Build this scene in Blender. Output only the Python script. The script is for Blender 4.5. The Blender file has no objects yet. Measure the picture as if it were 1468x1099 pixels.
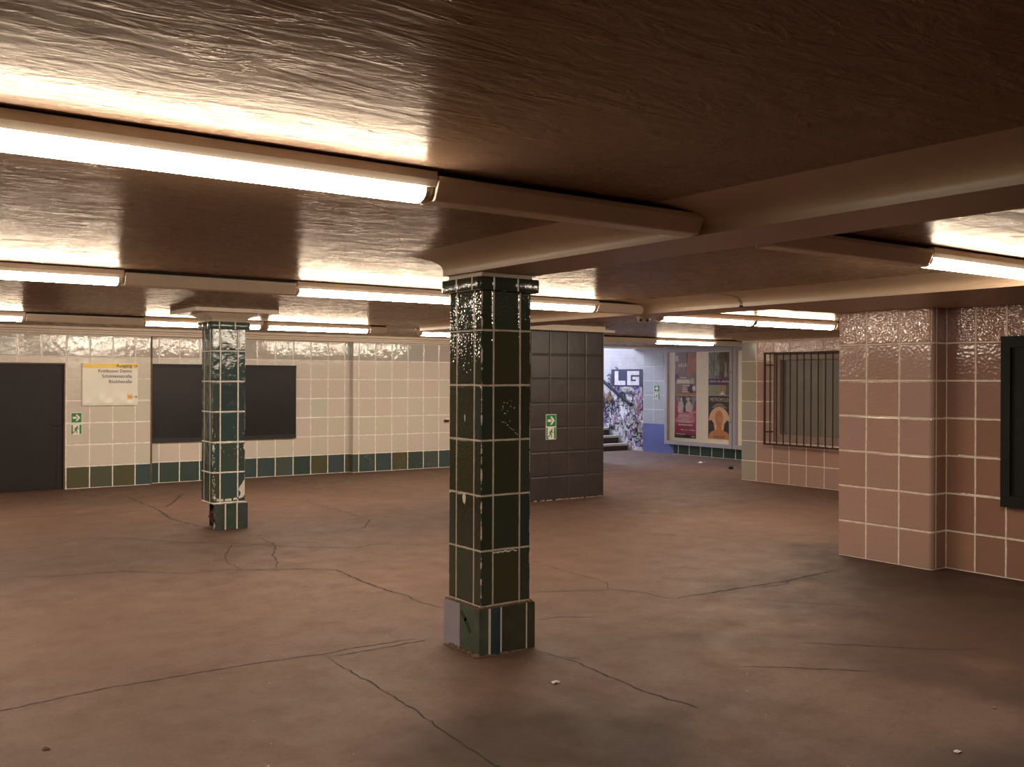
import bpy, bmesh, math, random
from mathutils import Vector, Matrix
random.seed(7)
PI = math.pi
scene = bpy.context.scene
COL = scene.collection

# ------------------------------------------------------------------ dimensions
ZC = 2.32          # ceiling
ZB = 2.217         # underside of beams and lamp covers
COLUMN = 0.352     # column side

# ------------------------------------------------------------------ node helpers
class N:
    def __init__(s, name):
        s.m = bpy.data.materials.new(name); s.m.use_nodes = True
        s.t = s.m.node_tree; s.t.nodes.clear()
        s.out = s.t.nodes.new('ShaderNodeOutputMaterial')
    def new(s, typ, **kw):
        n = s.t.nodes.new(typ)
        for k, v in kw.items(): setattr(n, k, v)
        return n
    def put(s, sock, v):
        if isinstance(v, bpy.types.NodeSocket): s.t.links.new(v, sock)
        elif v is not None: sock.default_value = v
    def math(s, op, a, b=None, c=None, clamp=False):
        n = s.new('ShaderNodeMath', operation=op, use_clamp=clamp)
        for i, v in enumerate((a, b, c)):
            if v is not None: s.put(n.inputs[i], v)
        return n.outputs[0]
    def vec(s, x, y, z=0.0):
        n = s.new('ShaderNodeCombineXYZ')
        for i, v in enumerate((x, y, z)): s.put(n.inputs[i], v)
        return n.outputs[0]
    def noise(s, v, scale, detail=3, rough=.55, dim='3D', w=None, dist=0.0):
        n = s.new('ShaderNodeTexNoise', noise_dimensions=dim)
        s.put(n.inputs['Vector'], v); n.inputs['Scale'].default_value = scale
        n.inputs['Detail'].default_value = detail; n.inputs['Roughness'].default_value = rough
        n.inputs['Distortion'].default_value = dist
        if w is not None: s.put(n.inputs['W'], w)
        return n.outputs['Fac']
    def ramp(s, f, stops, mode='LINEAR'):
        n = s.new('ShaderNodeValToRGB'); cr = n.color_ramp; cr.interpolation = mode
        while len(cr.elements) < len(stops): cr.elements.new(.5)
        for e, (p, c) in zip(cr.elements, stops):
            e.position = p; e.color = (*c, 1) if len(c) == 3 else c
        s.put(n.inputs[0], f); return n.outputs[0]
    def rng(s, v, a, b, c=0.0, d=1.0):
        n = s.new('ShaderNodeMapRange', interpolation_type='SMOOTHSTEP')
        for i, x in enumerate((v, a, b, c, d)): s.put(n.inputs[i], x)
        return n.outputs[0]
    def mix(s, f, a, b, blend='MIX'):
        n = s.new('ShaderNodeMix', data_type='RGBA', blend_type=blend)
        s.put(n.inputs[0], f)
        for i, v in ((6, a), (7, b)):
            if isinstance(v, tuple) and len(v) == 3: v = (*v, 1)
            s.put(n.inputs[i], v)
        return n.outputs[2]
    def obj(s): return s.new('ShaderNodeTexCoord').outputs['Object']
    def uv(s): return s.new('ShaderNodeTexCoord').outputs['UV']
    def sep(s, v):
        n = s.new('ShaderNodeSeparateXYZ'); s.put(n.inputs[0], v); return n.outputs
    def scale(s, v, sc):
        n = s.new('ShaderNodeVectorMath', operation='MULTIPLY'); s.put(n.inputs[0], v); n.inputs[1].default_value = sc
        return n.outputs[0]
    def bump(s, h, dist=1.0, strength=1.0):
        n = s.new('ShaderNodeBump'); n.inputs['Strength'].default_value = strength
        n.inputs['Distance'].default_value = dist; s.put(n.inputs['Height'], h); return n.outputs[0]
    def bsdf(s, color, rough=.5, normal=None, metal=0.0, spec=.5, coat=0.0):
        n = s.new('ShaderNodeBsdfPrincipled')
        if isinstance(color, tuple) and len(color) == 3: color = (*color, 1)
        s.put(n.inputs['Base Color'], color); s.put(n.inputs['Roughness'], rough)
        n.inputs['Metallic'].default_value = metal; n.inputs['Specular IOR Level'].default_value = spec
        n.inputs['Coat Weight'].default_value = coat
        if normal is not None: s.put(n.inputs['Normal'], normal)
        s.t.links.new(n.outputs[0], s.out.inputs[0]); return n

def srgb(r, g, b):
    f = lambda c: (c/255/12.92) if c/255 <= .04045 else ((c/255+.055)/1.055)**2.4
    return (f(r), f(g), f(b))

def plain(name, color, rough=.5, metal=0.0, vary=.12, nscale=9, bump=.0006, spec=.5):
    n = N(name); o = n.obj()
    f = n.noise(o, nscale, 4)
    dark = tuple(c*(1-vary) for c in color); lite = tuple(min(1, c*(1+vary)) for c in color)
    nm = n.bump(n.math('MULTIPLY', n.noise(o, nscale*4, 3), bump)) if bump else None
    n.bsdf(n.ramp(f, [(.3, dark), (.7, lite)]), rough, nm, metal, spec)
    return n.m

def tile_mat(name, tw, th, u0, v0, cols, grout=(.90, .84, .76), gw=.015, rough=.13, wave=.0005, peel=.00003,
             pscale=95, chips=0.0, column=False, seed=0.0, chipcol=(.62, .54, .45), mottle=.25, groutdepth=.002):
    n = N(name); uv = n.uv(); s = n.sep(uv); U, V = s[0], s[1]
    jit = n.math('MULTIPLY', n.math('SUBTRACT', n.noise(uv, 5, 2), .5), .008)
    Uj = n.math('ADD', U, jit); Vj = n.math('ADD', V, jit)
    if column:
        P = COLUMN
        p = n.math('MULTIPLY', n.math('FRACT', n.math('DIVIDE', U, P)), P)
        pj = n.math('ADD', p, n.math('MULTIPLY', jit, .5))
        du = n.math('MINIMUM', n.math('ABSOLUTE', n.math('SUBTRACT', pj, .083)), n.math('ABSOLUTE', n.math('SUBTRACT', pj, .273)))
        iu = n.math('ADD', n.math('MULTIPLY', n.math('FLOOR', n.math('DIVIDE', n.math('ADD', U, .083), P)), 2),
                    n.math('MULTIPLY', n.math('GREATER_THAN', p, .083), n.math('LESS_THAN', p, .273)))
    else:
        su = n.math('DIVIDE', n.math('SUBTRACT', Uj, u0), tw); fu = n.math('FRACT', su)
        du = n.math('MULTIPLY', n.math('MINIMUM', fu, n.math('SUBTRACT', 1, fu)), tw); iu = n.math('FLOOR', su)
    sv = n.math('DIVIDE', n.math('SUBTRACT', Vj, v0), th); fv = n.math('FRACT', sv)
    dv = n.math('MULTIPLY', n.math('MINIMUM', fv, n.math('SUBTRACT', 1, fv)), th); iv = n.math('FLOOR', sv)
    d = n.math('MINIMUM', du, dv)
    wn = n.new('ShaderNodeTexWhiteNoise', noise_dimensions='3D')
    n.put(wn.inputs['Vector'], n.vec(iu, iv, seed)); rnd = wn.outputs['Value']
    off = n.math('MULTIPLY', rnd, 40)
    k = len(cols)
    base = n.ramp(rnd, [((i+.5)/k, c) for i, c in enumerate(cols)])
    cloud = n.noise(uv, 7, 3, dim='4D', w=off)
    base = n.mix(n.math('MULTIPLY', n.rng(cloud, .3, .72), mottle), base,
                 n.ramp(n.math('FRACT', n.math('ADD', rnd, .37)), [((i+.5)/k, c) for i, c in enumerate(cols)]))
    edge_var = n.math('MULTIPLY', n.noise(uv, 40, 2), .003)
    mask = n.rng(n.math('ADD', d, n.math('SUBTRACT', edge_var, .0015)), gw*.36, gw*.62)
    speck = n.noise(uv, 120, 2)
    col = n.mix(n.math('MULTIPLY', n.rng(speck, .6, .75), .15), base, (.02, .018, .014))
    if chips:
        cn = n.noise(uv, 55, 3)
        zone = n.noise(uv, 3.2, 2)
        thr = n.math('SUBTRACT', .81, n.math('MULTIPLY', n.rng(zone, .40, .58), .15*chips))
        chip = n.rng(cn, thr, n.math('ADD', thr, .02))
        if column:
            ce = n.math('MINIMUM', p, n.math('SUBTRACT', P, p))
            worn = n.math('MULTIPLY', n.rng(n.noise(n.vec(0, V, n.math('MULTIPLY', U, .2)), 9, 5, .7), .44, .58), .012*chips*2)
            e = n.rng(n.math('SUBTRACT', n.math('ADD', ce, n.math('MULTIPLY', n.noise(uv, 90, 3), .008)), worn), .0035, .0015)
            chip = n.math('MAXIMUM', chip, e)
        col = n.mix(chip, col, chipcol)
    gcol = n.mix(n.rng(n.noise(uv, 14, 4), .35, .7), grout, tuple(c*.72 for c in grout))
    col = n.mix(mask, gcol, col)
    pil = n.math('MULTIPLY', n.rng(d, gw*.3, gw*.3+.012), groutdepth)
    h = n.math('ADD', pil, n.math('MULTIPLY', n.noise(uv, 9, 2, dim='4D', w=off), wave*8*.12*8))
    h = n.math('ADD', h, n.math('MULTIPLY', n.noise(uv, pscale, 0), peel*8))
    r = n.math('ADD', n.math('MULTIPLY', n.math('SUBTRACT', 1, mask), .6), rough, clamp=True)
    n.bsdf(col, r, n.bump(h))
    return n.m

# ------------------------------------------------------------------ mesh helper
class MB:
    def __init__(s): s.v = []; s.f = []; s.uv = []; s.mi = []; s.sm = []
    def face(s, pts, uvs=None, m=0, smooth=False):
        b = len(s.v); s.v += [tuple(p) for p in pts]; s.f.append(tuple(range(b, b+len(pts))))
        s.uv.append([tuple(u) for u in (uvs or [(p[0], p[1]) for p in pts])]); s.mi.append(m); s.sm.append(smooth)
    def box(s, x0, x1, y0, y1, z0, z1, m=0, u=0.0, skip=''):
        w, d = x1-x0, y1-y0
        if 'f' not in skip: s.face([(x0,y0,z0),(x1,y0,z0),(x1,y0,z1),(x0,y0,z1)], [(u,z0),(u+w,z0),(u+w,z1),(u,z1)], m)
        if 'r' not in skip: s.face([(x1,y0,z0),(x1,y1,z0),(x1,y1,z1),(x1,y0,z1)], [(u+w,z0),(u+w+d,z0),(u+w+d,z1),(u+w,z1)], m)
        if 'b' not in skip: s.face([(x1,y1,z0),(x0,y1,z0),(x0,y1,z1),(x1,y1,z1)], [(u+w+d,z0),(u+2*w+d,z0),(u+2*w+d,z1),(u+w+d,z1)], m)
        if 'l' not in skip: s.face([(x0,y1,z0),(x0,y0,z0),(x0,y0,z1),(x0,y1,z1)], [(u-d,z0),(u,z0),(u,z1),(u-d,z1)], m)
        s.face([(x0,y0,z1),(x1,y0,z1),(x1,y1,z1),(x0,y1,z1)], None, m)
        s.face([(x0,y1,z0),(x1,y1,z0),(x1,y0,z0),(x0,y0,z0)], None, m)
    def prism(s, prof, ax, c0, c1, m=0, caps=True, smooth=False, closed=True, flip=False):
        """profile of (a, z) pairs swept along x (ax='x', a=y) or y (ax='y', a=x)"""
        P = (lambda a, z, c: (c, a, z)) if ax == 'x' else (lambda a, z, c: (a, c, z))
        k = len(prof)
        run = 0
        for i in range(k if closed else k-1):
            (a, z), (b, y) = prof[i], prof[(i+1) % k]
            L = math.hypot(b-a, y-z)
            q = [P(a, z, c0), P(b, y, c0), P(b, y, c1), P(a, z, c1)]
            uv = [(c0, run), (c0, run+L), (c1, run+L), (c1, run)]; run += L
            if flip: q.reverse(); uv.reverse()
            s.face(q, uv, m, smooth)
        if caps and closed:
            s.face([P(a, z, c0) for a, z in prof], None, m); s.face([P(a, z, c1) for a, z in reversed(prof)], None, m)
    def tube(s, a, b, r, n=10, m=0, r2=None):
        a, b = Vector(a), Vector(b); d = (b-a).normalized(); r2 = r if r2 is None else r2
        u = d.orthogonal().normalized(); w = d.cross(u)
        c = [(math.cos(2*PI*i/n), math.sin(2*PI*i/n)) for i in range(n)]
        A = [a+(u*x+w*y)*r for x, y in c]; B = [b+(u*x+w*y)*r2 for x, y in c]
        for i in range(n):
            j = (i+1) % n; s.face([A[i], A[j], B[j], B[i]], None, m, True)
        s.face(A[::-1], None, m); s.face(B, None, m)
    def ball(s, c, rx, ry, rz, n=14, k=9, m=0, fn=None, zmin=-1):
        c = Vector(c); g = []
        for i in range(k+1):
            t = PI*i/k
            row = []
            for j in range(n):
                p = 2*PI*j/n; q = Vector((math.sin(t)*math.cos(p), math.sin(t)*math.sin(p), max(zmin, math.cos(t))))
                if fn: q = q*fn(q)
                row.append(c+Vector((q.x*rx, q.y*ry, q.z*rz)))
            g.append(row)
        for i in range(k):
            for j in range(n):
                jj = (j+1) % n; s.face([g[i][j], g[i+1][j], g[i+1][jj], g[i][jj]], None, m, True)
    def poly(s, pts2, fr, off, m=0):
        """flat polygon in a wall frame: pts (u, v); fr = (origin, u axis, normal)"""
        o, ux, nn = fr
        s.face([Vector(o)+Vector(ux)*u+Vector((0,0,1))*v+Vector(nn)*off for u, v in pts2], None, m)
    def rect(s, u0, u1, v0, v1, fr, off, m=0): s.poly([(u0,v0),(u1,v0),(u1,v1),(u0,v1)], fr, off, m)
    def stroke(s, pts, w, fr, off, m=0):
        for (a, b), (c, d) in zip(pts, pts[1:]):
            L = math.hypot(c-a, d-b) or 1e-6; nx, ny = -(d-b)/L*w/2, (c-a)/L*w/2; ex, ey = (c-a)/L*w*.3, (d-b)/L*w*.3
            s.poly([(a-nx-ex, b-ny-ey), (c-nx+ex, d-ny+ey), (c+nx+ex, d+ny+ey), (a+nx-ex, b+ny-ey)], fr, off, m)
    def text(s, txt, u, v, size, fr, off, m=0, align='LEFT', wmax=None, bold=0.0, shear=0.0):
        cu = bpy.data.curves.new('lettering', 'FONT'); cu.body = txt; cu.size = size; cu.align_x = align
        cu.offset = bold*size; cu.resolution_u = 3; cu.shear = shear
        ob = bpy.data.objects.new('lettering', cu); COL.objects.link(ob)
        dg = bpy.context.evaluated_depsgraph_get(); ev = ob.evaluated_get(dg); me = ev.to_mesh()
        vs = [v_.co.copy() for v_ in me.vertices]; fs = [tuple(p.vertices) for p in me.polygons]
        ev.to_mesh_clear(); bpy.data.objects.remove(ob); bpy.data.curves.remove(cu)
        if not vs: return
        lo, hi = min(p.x for p in vs), max(p.x for p in vs); k = 1.0
        if wmax and hi-lo > 0: k = wmax/(hi-lo)
        o, ux, nn = Vector(fr[0]), Vector(fr[1]), Vector(fr[2])
        for f in fs:
            s.face([o+ux*(u+vs[i].x*k)+Vector((0,0,1))*(v+vs[i].y)+nn*off for i in f], None, m)
    def build(s, name, mats, parent=None, weld=False):
        me = bpy.data.meshes.new(name)
        org = Vector(parent['_org']) if parent is not None and '_org' in parent else Vector((0,0,0))
        me.from_pydata([tuple(Vector(v)-org) for v in s.v], [], s.f)
        if not isinstance(mats, (list, tuple)): mats = [mats]
        for m in mats: me.materials.append(m)
        ul = me.uv_layers.new(name='UVMap'); i = 0
        for fu in s.uv:
            for u in fu: ul.data[i].uv = u; i += 1
        for p, m, sm in zip(me.polygons, s.mi, s.sm): p.material_index = m; p.use_smooth = sm
        if weld:
            bm = bmesh.new(); bm.from_mesh(me); bmesh.ops.remove_doubles(bm, verts=bm.verts, dist=1e-5)
            bmesh.ops.recalc_face_normals(bm, faces=bm.faces); bm.to_mesh(me); bm.free()
        o = bpy.data.objects.new(name, me); COL.objects.link(o)
        if parent is not None:
            o.parent = parent; o['_org'] = tuple(org)
        return o

def bevel(o, w, seg=2, angle=35):
    b = o.modifiers.new('soft edges', 'BEVEL'); b.width = w; b.segments = seg; b.limit_method = 'ANGLE'; b.angle_limit = math.radians(angle)
    return o

def thing(name, label, cat, loc, group=None, kind=None):
    o = bpy.data.objects.new(name, None); COL.objects.link(o); o.location = loc; o.empty_display_size = .1
    o['_org'] = tuple(loc); o['label'] = label; o['category'] = cat
    if group: o['group'] = group
    if kind: o['kind'] = kind
    return o
def tag(o, label, cat, group=None, kind=None):
    o['label'] = label; o['category'] = cat
    if group: o['group'] = group
    if kind: o['kind'] = kind
    return o
def rebase(o, loc):
    """put a single mesh's origin at its base"""
    loc = Vector(loc); o.data.transform(Matrix.Translation(-loc)); o.location = loc; return o
def structure(o): o['kind'] = 'structure'; return o
def dup(root, loc, label, group=None):
    r = root.copy(); COL.objects.link(r); r.location = loc; r['label'] = label; r['_org'] = tuple(loc)
    if group: r['group'] = group
    for ch in list(root.children):
        c = ch.copy(); COL.objects.link(c); c.parent = r
        for g in ch.children:
            d = g.copy(); COL.objects.link(d); d.parent = c
    return r

# ------------------------------------------------------------------ materials
def ceiling_material(name='ceiling_paint'):
    n = N(name); o = n.obj()
    st = n.scale(o, (.55, 2.2, 1))
    big = n.noise(st, 1.6, 4, .6, dist=.6); mid = n.noise(n.scale(o, (.8, 2.6, 1)), 5.5, 4, .62, dist=1.2)
    fine = n.noise(o, 38, 3)
    ridge = n.math('ABSOLUTE', n.math('SUBTRACT', n.noise(n.scale(o, (.6, 1.7, 1)), 2.4, 5, .62, dist=.9), .5))
    h = n.math('ADD', n.math('MULTIPLY', big, .007), n.math('MULTIPLY', mid, .0030))
    h = n.math('ADD', h, n.math('MULTIPLY', fine, .00025))
    sparse = n.rng(n.noise(o, .9, 3), .52, .66)
    h = n.math('ADD', h, n.math('MULTIPLY', n.math('MULTIPLY', n.rng(ridge, 0, .02), sparse), -.0014))
    h = n.math('ADD', h, n.math('MULTIPLY', n.rng(n.noise(n.scale(o, (1, 1.8, 1)), 7, 4, .6), .58, .64), .0009))
    c = n.ramp(n.noise(o, 1.3, 5), [(.3, (.195, .118, .070)), (.7, (.24, .15, .092))])
    nm = n.bump(h); rg = n.ramp(n.noise(o, 6, 4), [(.3, (.22,)*3), (.75, (.34,)*3)])
    df = n.new('ShaderNodeBsdfDiffuse'); n.put(df.inputs['Color'], c); n.put(df.inputs['Normal'], nm)
    gl = n.new('ShaderNodeBsdfGlossy'); n.put(gl.inputs['Roughness'], rg); n.put(gl.inputs['Normal'], nm); gl.inputs['Color'].default_value = (1, .93, .84, 1)
    fr = n.new('ShaderNodeFresnel'); fr.inputs['IOR'].default_value = 1.3
    mx = n.new('ShaderNodeMixShader'); n.put(mx.inputs[0], n.math('MULTIPLY', fr.outputs[0], .36))
    n.t.links.new(df.outputs[0], mx.inputs[1]); n.t.links.new(gl.outputs[0], mx.inputs[2]); n.t.links.new(mx.outputs[0], n.out.inputs[0])
    return n.m
def floor_material():
    n = N('asphalt_floor'); o = n.obj()
    a = n.noise(o, .55, 5, .6); b = n.noise(o, 3.5, 6, .65); f = n.noise(o, 60, 3)
    c = n.ramp(a, [(.3, (.110, .062, .043)), (.7, (.150, .090, .067))])
    c = n.mix(n.math('MULTIPLY', n.rng(b, .45, .75), .35), c, (.082, .045, .030))
    c = n.mix(n.math('MULTIPLY', n.rng(n.noise(o, 1.7, 4), .58, .75), .5), c, (.175, .105, .072))
    c = n.mix(n.math('MULTIPLY', n.rng(n.noise(o, 19, 5, .7), .5, .7), .4), c, (.075, .040, .028))
    c = n.mix(n.math('MULTIPLY', n.rng(f, .5, .75), .35), c, (.065, .036, .027))
    c = n.mix(n.rng(n.noise(o, 26, 2), .745, .765), c, (.34, .25, .2))
    for (px, py), rad in (((6.6, 3.3), 2.5), ((2.7, 3.3), 1.1), ((7.6, 5.0), 1.2), ((4.3, 1.6), 1.1)):      # patchy soiling, plus the foreground's light falloff painted into the floor colour
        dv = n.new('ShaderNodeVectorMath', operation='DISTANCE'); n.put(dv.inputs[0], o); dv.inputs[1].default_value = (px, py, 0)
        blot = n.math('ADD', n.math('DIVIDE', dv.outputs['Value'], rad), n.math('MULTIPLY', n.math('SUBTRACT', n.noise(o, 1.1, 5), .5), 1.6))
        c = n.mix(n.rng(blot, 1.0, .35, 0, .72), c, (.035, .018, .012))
    h = n.math('ADD', n.math('MULTIPLY', b, .002), n.math('MULTIPLY', f, .0006))
    n.bsdf(c, n.ramp(b, [(.3, (.55,)*3), (.75, (.75,)*3)]), n.bump(h), spec=.22)
    return n.m
def brick_material():
    n = N('white_painted_brick'); uv = n.uv()
    b = n.new('ShaderNodeTexBrick'); n.put(b.inputs['Vector'], uv)
    b.inputs['Scale'].default_value = 1; b.inputs['Brick Width'].default_value = .25; b.inputs['Row Height'].default_value = .083
    b.inputs['Mortar Size'].default_value = .006; b.inputs['Mortar Smooth'].default_value = .4
    c = n.ramp(n.noise(uv, 5, 4), [(.3, (.47, .45, .475)), (.7, (.57, .55, .575))])
    c = n.mix(n.math('MULTIPLY', b.outputs['Fac'], .25), c, (.45, .42, .45))
    h = n.math('ADD', n.math('MULTIPLY', b.outputs['Fac'], -.004), n.math('MULTIPLY', n.noise(uv, 20, 4), .0015))
    n.bsdf(c, .45, n.bump(h)); return n.m
def emit_material(name, color, strength):
    n = N(name); e = n.new('ShaderNodeEmission'); e.inputs[0].default_value = (*color, 1); e.inputs[1].default_value = strength
    n.t.links.new(e.outputs[0], n.out.inputs[0]); return n.m
def glass_material():
    n = N('clear_glass'); t = n.new('ShaderNodeBsdfTransparent'); g = n.new('ShaderNodeBsdfGlossy'); g.inputs['Roughness'].default_value = .04
    fr = n.new('ShaderNodeFresnel'); fr.inputs[0].default_value = 1.22; mx = n.new('ShaderNodeMixShader')
    n.put(mx.inputs[0], fr.outputs[0]); n.t.links.new(t.outputs[0], mx.inputs[1]); n.t.links.new(g.outputs[0], mx.inputs[2])
    n.t.links.new(mx.outputs[0], n.out.inputs[0]); return n.m

LAMP = (1.0, .835, .65)
M = {}
M['ceil'] = ceiling_material()
M['plaster'] = plain('beige_plaster_paint', (.40, .285, .19), .42, vary=.06, nscale=4, bump=.001)
M['cornice'] = plain('cream_cornice_paint', (.60, .49, .385), .4, vary=.05, nscale=4, bump=.001)
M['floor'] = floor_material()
M['crack'] = plain('dark_crack', (.014, .008, .006), .8)
CREAM = [(0.614, 0.544, 0.474), (0.586, 0.539, 0.456), (0.623, 0.525, 0.465), (0.558, 0.549, 0.46), (0.614, 0.512, 0.456), (0.595, 0.525, 0.47)]
GREYT = [(.42, .38, .34), (.48, .42, .37), (.40, .39, .36), (.46, .40, .37), (.43, .43, .38)]
GREEN = [(0.048, 0.072, 0.062), (0.065, 0.078, 0.05), (0.048, 0.081, 0.09), (0.035, 0.065, 0.053), (0.075, 0.094, 0.081), (0.094, 0.088, 0.042)]
def wallset(tag_, tw, u0, v0=0.0, th=.316, chips=0.0, seed=1.0):
    M[tag_+'c'] = tile_mat('cream_tiles_'+tag_, tw, th, u0, v0, CREAM, seed=seed, chips=chips, rough=.2, chipcol=(.72, .66, .57))
    M[tag_+'g'] = tile_mat('green_base_tiles_'+tag_, tw, th, u0, v0, GREEN, seed=seed+1, chips=max(chips, .45), rough=.16)
    M[tag_+'t'] = tile_mat('grey_top_tiles_'+tag_, tw, th, u0, v0, GREYT, seed=seed+2, wave=.0006, peel=.00003, rough=.08, chips=chips)
wallset('wl', .317, 2.903); wallset('wm', .308, 7.313, seed=5); wallset('wr', .317, 7.525, chips=1.1, seed=9)
DGREEN = [(0.034, 0.044, 0.029), (0.026, 0.044, 0.042), (0.052, 0.052, 0.023), (0.031, 0.036, 0.023), (0.042, 0.057, 0.039)]
TEAL = [(0.043, 0.077, 0.07), (0.065, 0.087, 0.073), (0.038, 0.081, 0.087), (0.061, 0.073, 0.048), (0.043, 0.064, 0.07)]
M['colA'] = tile_mat('dark_green_column_tiles', .2, .32, 0, .283, DGREEN, column=True, chips=.35, gw=.011, rough=.055, wave=.0003, peel=.00014, seed=21, grout=(.55, .47, .38), pscale=65)
M['colB'] = tile_mat('teal_column_tiles', .2, .32, 0, .283, TEAL, column=True, chips=.22, gw=.014, rough=.10, wave=.0008, peel=.00004, seed=27)
M['capA'] = tile_mat('dark_capital_tiles', .17, .3, .03, -.5, DGREEN, gw=.011, rough=.12, seed=3, wave=.0006, peel=.0001)
M['capB'] = tile_mat('teal_capital_tiles', .17, .3, .03, -.5, TEAL, gw=.011, rough=.12, seed=4, wave=.0006)
PINK = [(0.383, 0.248, 0.21), (0.419, 0.269, 0.217), (0.389, 0.255, 0.232), (0.377, 0.234, 0.181), (0.413, 0.262, 0.232)]
RUST = [(0.258, 0.133, 0.098), (0.29, 0.157, 0.106), (0.243, 0.127, 0.1), (0.284, 0.162, 0.138), (0.31, 0.174, 0.119)]
GG = [(0.338, 0.312, 0.238), (0.365, 0.338, 0.294), (0.338, 0.305, 0.308), (0.297, 0.305, 0.28)]
PK = dict(grout=(.80, .70, .58), rough=.13, peel=.00014, pscale=42, wave=.0002, gw=.0145, mottle=.4)
M['pier'] = tile_mat('pink_pillar_tiles', .325, .32, 4.96, 0, PINK, seed=31, **PK)
M['piert'] = tile_mat('pink_pillar_top_tiles', .325, .32, 4.96, 0, [(.42, .27, .21), (.44, .28, .22), (.40, .26, .21)], seed=31, **dict(PK, peel=.00034, pscale=52, rough=.05))
M['pierr'] = tile_mat('pink_return_tiles', .7, .32, 7.72, 0, RUST, seed=33, **PK)
M['rw'] = tile_mat('rust_pink_wall_tiles', .26, .32, 4.65, 0, RUST, seed=35, **PK)
M['rwt'] = tile_mat('rust_pink_wall_top_tiles', .26, .32, 4.65, 0, RUST, seed=35, **dict(PK, peel=.00034, pscale=52, rough=.05))
M['win'] = tile_mat('pink_window_wall_tiles', .319, .316, 10.33, 0, PINK, seed=37, **PK)
M['wint'] = tile_mat('pink_window_wall_top_tiles', .319, .316, 10.33, 0, [(.42, .28, .22), (.44, .28, .22)], seed=37, **dict(PK, peel=.00034, pscale=50, rough=.05))
M['wing'] = tile_mat('grey_green_corner_tiles', .319, .316, 10.33, 0, GG, seed=38, **dict(PK, peel=.00003))
M['bt'] = tile_mat('pale_blue_tiles', .328, .316, 15.42, 0, [(.40, .42, .45), (.43, .44, .48), (.38, .41, .43)], seed=41, rough=.2, grout=(.66, .63, .6))
M['pg'] = tile_mat('poster_wall_green_tiles', .32, .316, 15.3, 0, [(.03, .07, .06), (.04, .075, .055), (.03, .06, .05)], seed=42, rough=.25)
M['blue'] = plain('blue_wall_paint', (.115, .14, .34), .4, vary=.1, nscale=2)
def dark_block_material():
    n = N('dark_grey_painted_tiles'); uv = n.uv(); s = n.sep(uv)
    su = n.math('DIVIDE', n.math('SUBTRACT', s[0], 7.86), .305); sv = n.math('DIVIDE', s[1], .32)
    fu, fv = n.math('FRACT', su), n.math('FRACT', sv)
    d = n.math('MULTIPLY', n.math('MINIMUM', n.math('MINIMUM', fu, n.math('SUBTRACT', 1, fu)), n.math('MINIMUM', fv, n.math('SUBTRACT', 1, fv))), .31)
    wn = n.new('ShaderNodeTexWhiteNoise', noise_dimensions='3D'); n.put(wn.inputs['Vector'], n.vec(n.math('FLOOR', su), n.math('FLOOR', sv), 3))
    off = n.math('MULTIPLY', wn.outputs['Value'], 30)
    h = n.math('ADD', n.math('MULTIPLY', n.rng(d, .0, .02), .005), n.math('MULTIPLY', n.noise(uv, 5, 3, dim='4D', w=off), .008))
    h = n.math('ADD', h, n.math('MULTIPLY', n.noise(uv, 60, 3), .0008))
    c = n.ramp(n.noise(uv, 2.5, 5), [(.3, (.033, .027, .027)), (.7, (.046, .038, .038))])
    n.bsdf(c, .42, n.bump(h)); return n.m
M['block'] = dark_block_material()
M['brick'] = brick_material()
M['black'] = plain('black_board_paint', (.015, .012, .013), .45, vary=.15, nscale=3, bump=.001, spec=.3)
M['door'] = plain('dark_door_paint', (.019, .016, .017), .5, vary=.1, nscale=5, spec=.25)
M['rust'] = plain('rusty_brown_trim', (.12, .065, .035), .6, vary=.3, nscale=14)
M['rpanel'] = plain('black_green_frame_paint', (.009, .009, .008), .6, vary=.1, spec=.2)
M['lampw'] = plain('cream_lamp_sheet_metal', (.74, .63, .50), .38, vary=.05, nscale=3, bump=.0002)
M['gap'] = plain('dark_mounting_rail', (.02, .016, .013), .7)
M['lampoff'] = plain('translucent_cream_end_cap', (.66, .56, .42), .3, vary=.05)
M['lamp'] = emit_material('lit_lamp_diffuser', LAMP, 26.0)
M['silver'] = plain('painted_silver_frame', (.42, .385, .40), .38, metal=.25, vary=.05)
M['cream'] = plain('cream_case_back', (.93, .87, .76), .6, vary=.04)
M['glass'] = glass_material()
M['white'] = plain('white_enamel', (.78, .74, .66), .3, vary=.03, nscale=3)
M['yellow'] = plain('yellow_enamel', (.82, .56, .05), .3, vary=.04)
M['orange'] = plain('orange_print', (.85, .50, .12), .4, vary=.05)
M['ink'] = plain('black_lettering', (.05, .04, .06), .5, vary=.05)
M['green'] = plain('safety_green', (.01, .20, .055), .4, vary=.08)
M['rail'] = plain('navy_handrail_paint', (.012, .014, .035), .35, vary=.1)
M['iron'] = plain('rusty_dark_iron', (.05, .030, .022), .6, metal=.4, vary=.3, nscale=20)
M['winframe'] = plain('grey_brown_window_frame', (.30, .215, .185), .5)
M['shut'] = plain('dark_grey_shutter', (.20, .185, .155), .45, vary=.15, nscale=2)
M['step'] = plain('dark_brown_step', (.06, .045, .04), .7, vary=.2)
M['nose'] = plain('pale_step_edge', (.62, .58, .55), .6, vary=.08)
M['scrap'] = plain('white_paper', (.85, .82, .78), .7, vary=.05)
M['redbit'] = plain('red_wrapper', (.5, .06, .04), .5)
M['brownbit'] = plain('brown_leaf', (.16, .09, .05), .8)
M['chip'] = plain('exposed_white_plaster', (.66, .60, .52), .8, vary=.1, nscale=30)
M['hole'] = plain('rusty_break', (.07, .022, .012), .85, vary=.4, nscale=25, bump=.01)
M['lavender'] = plain('lavender_patch_paint', (.30, .27, .33), .5, vary=.06)
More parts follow.
